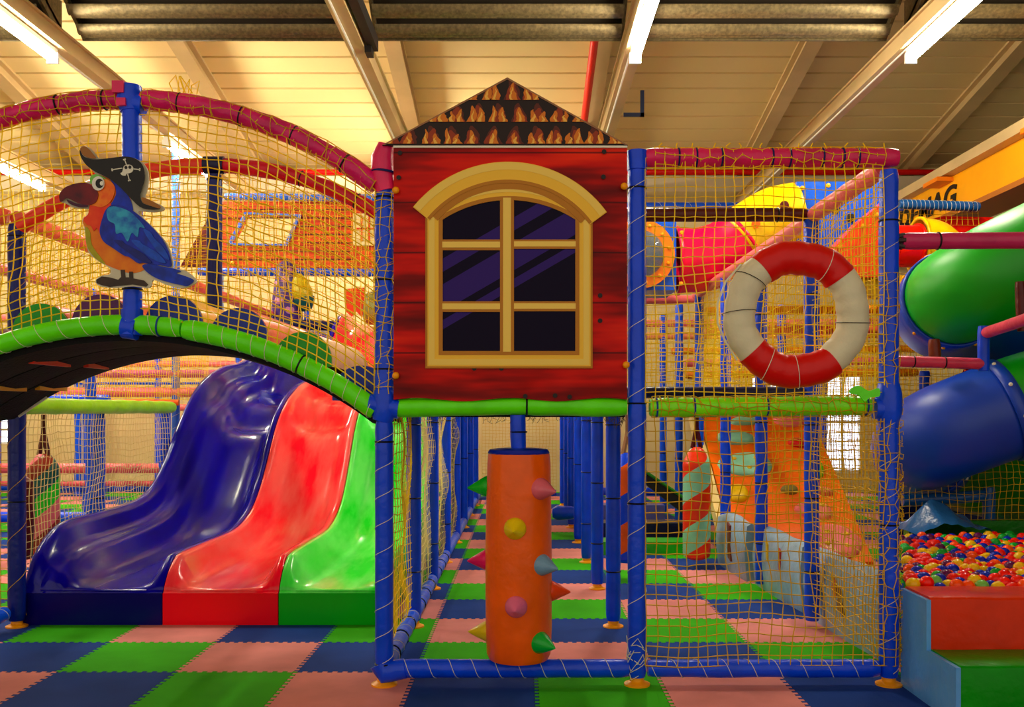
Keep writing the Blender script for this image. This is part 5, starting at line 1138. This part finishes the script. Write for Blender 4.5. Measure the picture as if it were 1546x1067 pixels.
t2 = tunnel('tunnel_elbow', flange=False, pts=[(1114, 369), (1140, 350), (1170, 333), (1203, 326)], r=.31, m_=vinyl('tunnel_yellow', (250, 190, 8), rough=.28, bump=.03), label='glossy yellow tunnel elbow rising to the right of the crimson one')
for (x, y, m_) in ((1184, 310, MAROON), (1160, 322, ORANGE), (1141, 338, ORANGE)):
    q = MB(); q.lathe([(.04, 0), (.04, .01), (0, .012)], P(x, y, YT-.02), (0, -1, 0), 20); q.build('round_hole', m_, t2)
bb = thing('blue_tunnel_box', 'blue tunnel box with round holes to the right of the yellow elbow', 'tunnel box', P(1265, 390, YT+.2))
q = MB(); a = px2(1203, 385, YT+.1); b = px2(1330, 274, YT+.1); q.box((a[0], YT+.1, a[1]), (b[0], YT+.8, b[1])); q.build('blue_box', vinyl('panel_blue', (20, 88, 200)), bb, smooth=False)
for (x, y, r, m_) in ((1211, 284, .02, FOOT), (1212, 304, .02, FOOT), (1261, 316, .04, BLACK), (1284, 329, .04, BLACK), (1250, 280, .02, FOOT)):
    q = MB(); q.lathe([(r, 0), (r, .012), (0, .016)], P(x, y, YT+.1), (0, -1, 0), 16); q.build('round_hole' if r > .03 else 'yellow_bolt', m_, bb)
ot = thing('orange_tunnel_panel', 'bright orange slanted tunnel panel with yellow bolts, seen through the side net', 'tunnel panel', P(1305, 418, 3.7))
q = MB(); q.prism([px2(x, y, 3.7) for x, y in ((1255,378),(1300,332),(1345,296),(1350,418),(1282,418),(1262,400))], 3.7, 3.95); q.build('orange_face', vinyl('tunnel_orange', (246, 72, 8)), ot, smooth=False)
for (x, y) in ((1268, 372), (1303, 341), (1324, 324)):
    q = MB(); q.lathe([(.02, 0), (.018, .016), (0, .02)], P(x, y, 3.7), (0, -1, 0), 10); q.build('yellow_bolt', FOOT, ot)
q = MB(); q.prism([px2(x, y, 3.8) for x, y in ((1282,418),(1400,414),(1430,390),(1430,440),(1282,446))], 3.8, 4.2); tag(q.build('yellow_ledge', vinyl('ledge_yellow', (250, 180, 10)), smooth=False), 'yellow padded ledge below the orange tunnel panel', 'padding')
tunnel('tunnel_tube', [(1345, 372), (1365, 372), (1384, 372)], .20, vinyl('tunnel_scarlet', (225, 28, 14), rough=.25), 'short scarlet tunnel just right of the corner post', Y=4.6)
tunnel('tunnel_elbow', [(1386, 372), (1405, 374), (1425, 392)], .27, vinyl('tunnel_yellow', (250, 190, 8), rough=.28), 'yellow tunnel flange between the scarlet tunnel and the green tube', Y=4.8)
q = MB(); C = [px2(x, y, 5.4) for x, y in ((1398,332),(1425,326),(1500,328),(1500,390),(1398,390))]; q.prism(C, 5.4, 6.0); tag(q.build('scarlet_tunnel_box', vinyl('tunnel_scarlet', (225, 28, 14), rough=.25), smooth=False), 'scarlet tunnel box behind the purple-pink beam', 'tunnel box')
# background on the right
for k, (y_, py, c, t) in enumerate(((7.2, 489, PINK, 'upper pink'), (7.2, 508, vinyl('peach_vinyl', (240, 150, 110)), 'peach'), (6.2, 548, PINK, 'low pink'), (6.2, 566, vinyl('amber_vinyl', (240, 140, 30)), 'amber'), (5.0, 470, vinyl('amber_vinyl', (240, 140, 30)), 'high amber'), (5.0, 500, vinyl('light_coral_vinyl', (240, 110, 85)), 'coral'), (7.2, 530, vinyl('amber_vinyl', (240, 140, 30)), 'third amber'))):
    xa = XM + .1 if k < 2 else XR + .1
    padded('padded_beam', [(xa, y_, Z_(py, y_)), (X_(1385, y_), y_, Z_(py, y_) + .03)], .045, c, '%s padded beam in the background seen through and beside the life ring' % t, 'padded beam')
for k, (x, y_, c, z0, z1) in enumerate(((2.93, 6.2, BLUE2, .04, 2.5), (4.1, 6.2, BLUE, .04, 2.5), (2.93, 8.4, BLUE2, .04, 2.5), (4.1, 8.4, BLUE, .04, 2.5), (2.93, 5.0, BLUE, 1.4, 2.5))):
    padded('padded_post', [(x, y_, z0), (x, y_, z1)], .05, c, 'background blue post right of the corridor, %s' % ('near the ramp top', 'near row, right one', 'far row, left one', 'far row, right one', 'short one above the ramp')[k], 'padded post')
wallnet(XR+.1, 5.1, 4.3, 5.1, 1.4, 2.4, NETY, 'yellow net behind the life ring above the ramp, near layer', seed=61, cell=.055)
wallnet(XR+.1, 6.3, 5.2, 6.3, 1.3, 2.5, NETY, 'yellow net behind the life ring, middle layer', seed=62, cell=.06)
wallnet(XM+.1, 8.3, 5.2, 8.3, 1.3, 2.5, NETY, 'yellow net behind the life ring, far layer', seed=63, cell=.06)
wallnet(2.95, 5.2, 4.6, 5.2, .3, 1.25, NETO, 'olive net right of the orange ramp', seed=64, cell=.05)
xb(XM, 5.5, 8.4, Z_(312, 8.4), .06, BLUE2, 'bright blue cord-wound beam high at the back above the tunnels', cord=24)
q = MB(); q.box((-13, 10.2, 4.72), (9, YB, 4.96)); tag(q.build('wall_duct', mat('cream_duct', (225, 215, 185)), smooth=False), 'long cream duct high along the back wall', 'duct')

# ------------------------------------------------------------------ light and view
wd = bpy.data.worlds.new('world'); SC.world = wd; wd.use_nodes = True
bg = wd.node_tree.nodes['Background']; bg.inputs[0].default_value = lin((255, 238, 212), 1) + (1,); bg.inputs[1].default_value = .62
SC.view_settings.view_transform = 'Standard'; SC.view_settings.look = 'None'; SC.view_settings.gamma = 1; SC.view_settings.use_curve_mapping = False
SC.view_settings.exposure = .5
for o in list(bpy.data.objects):
    if '_b' in o: del o['_b']
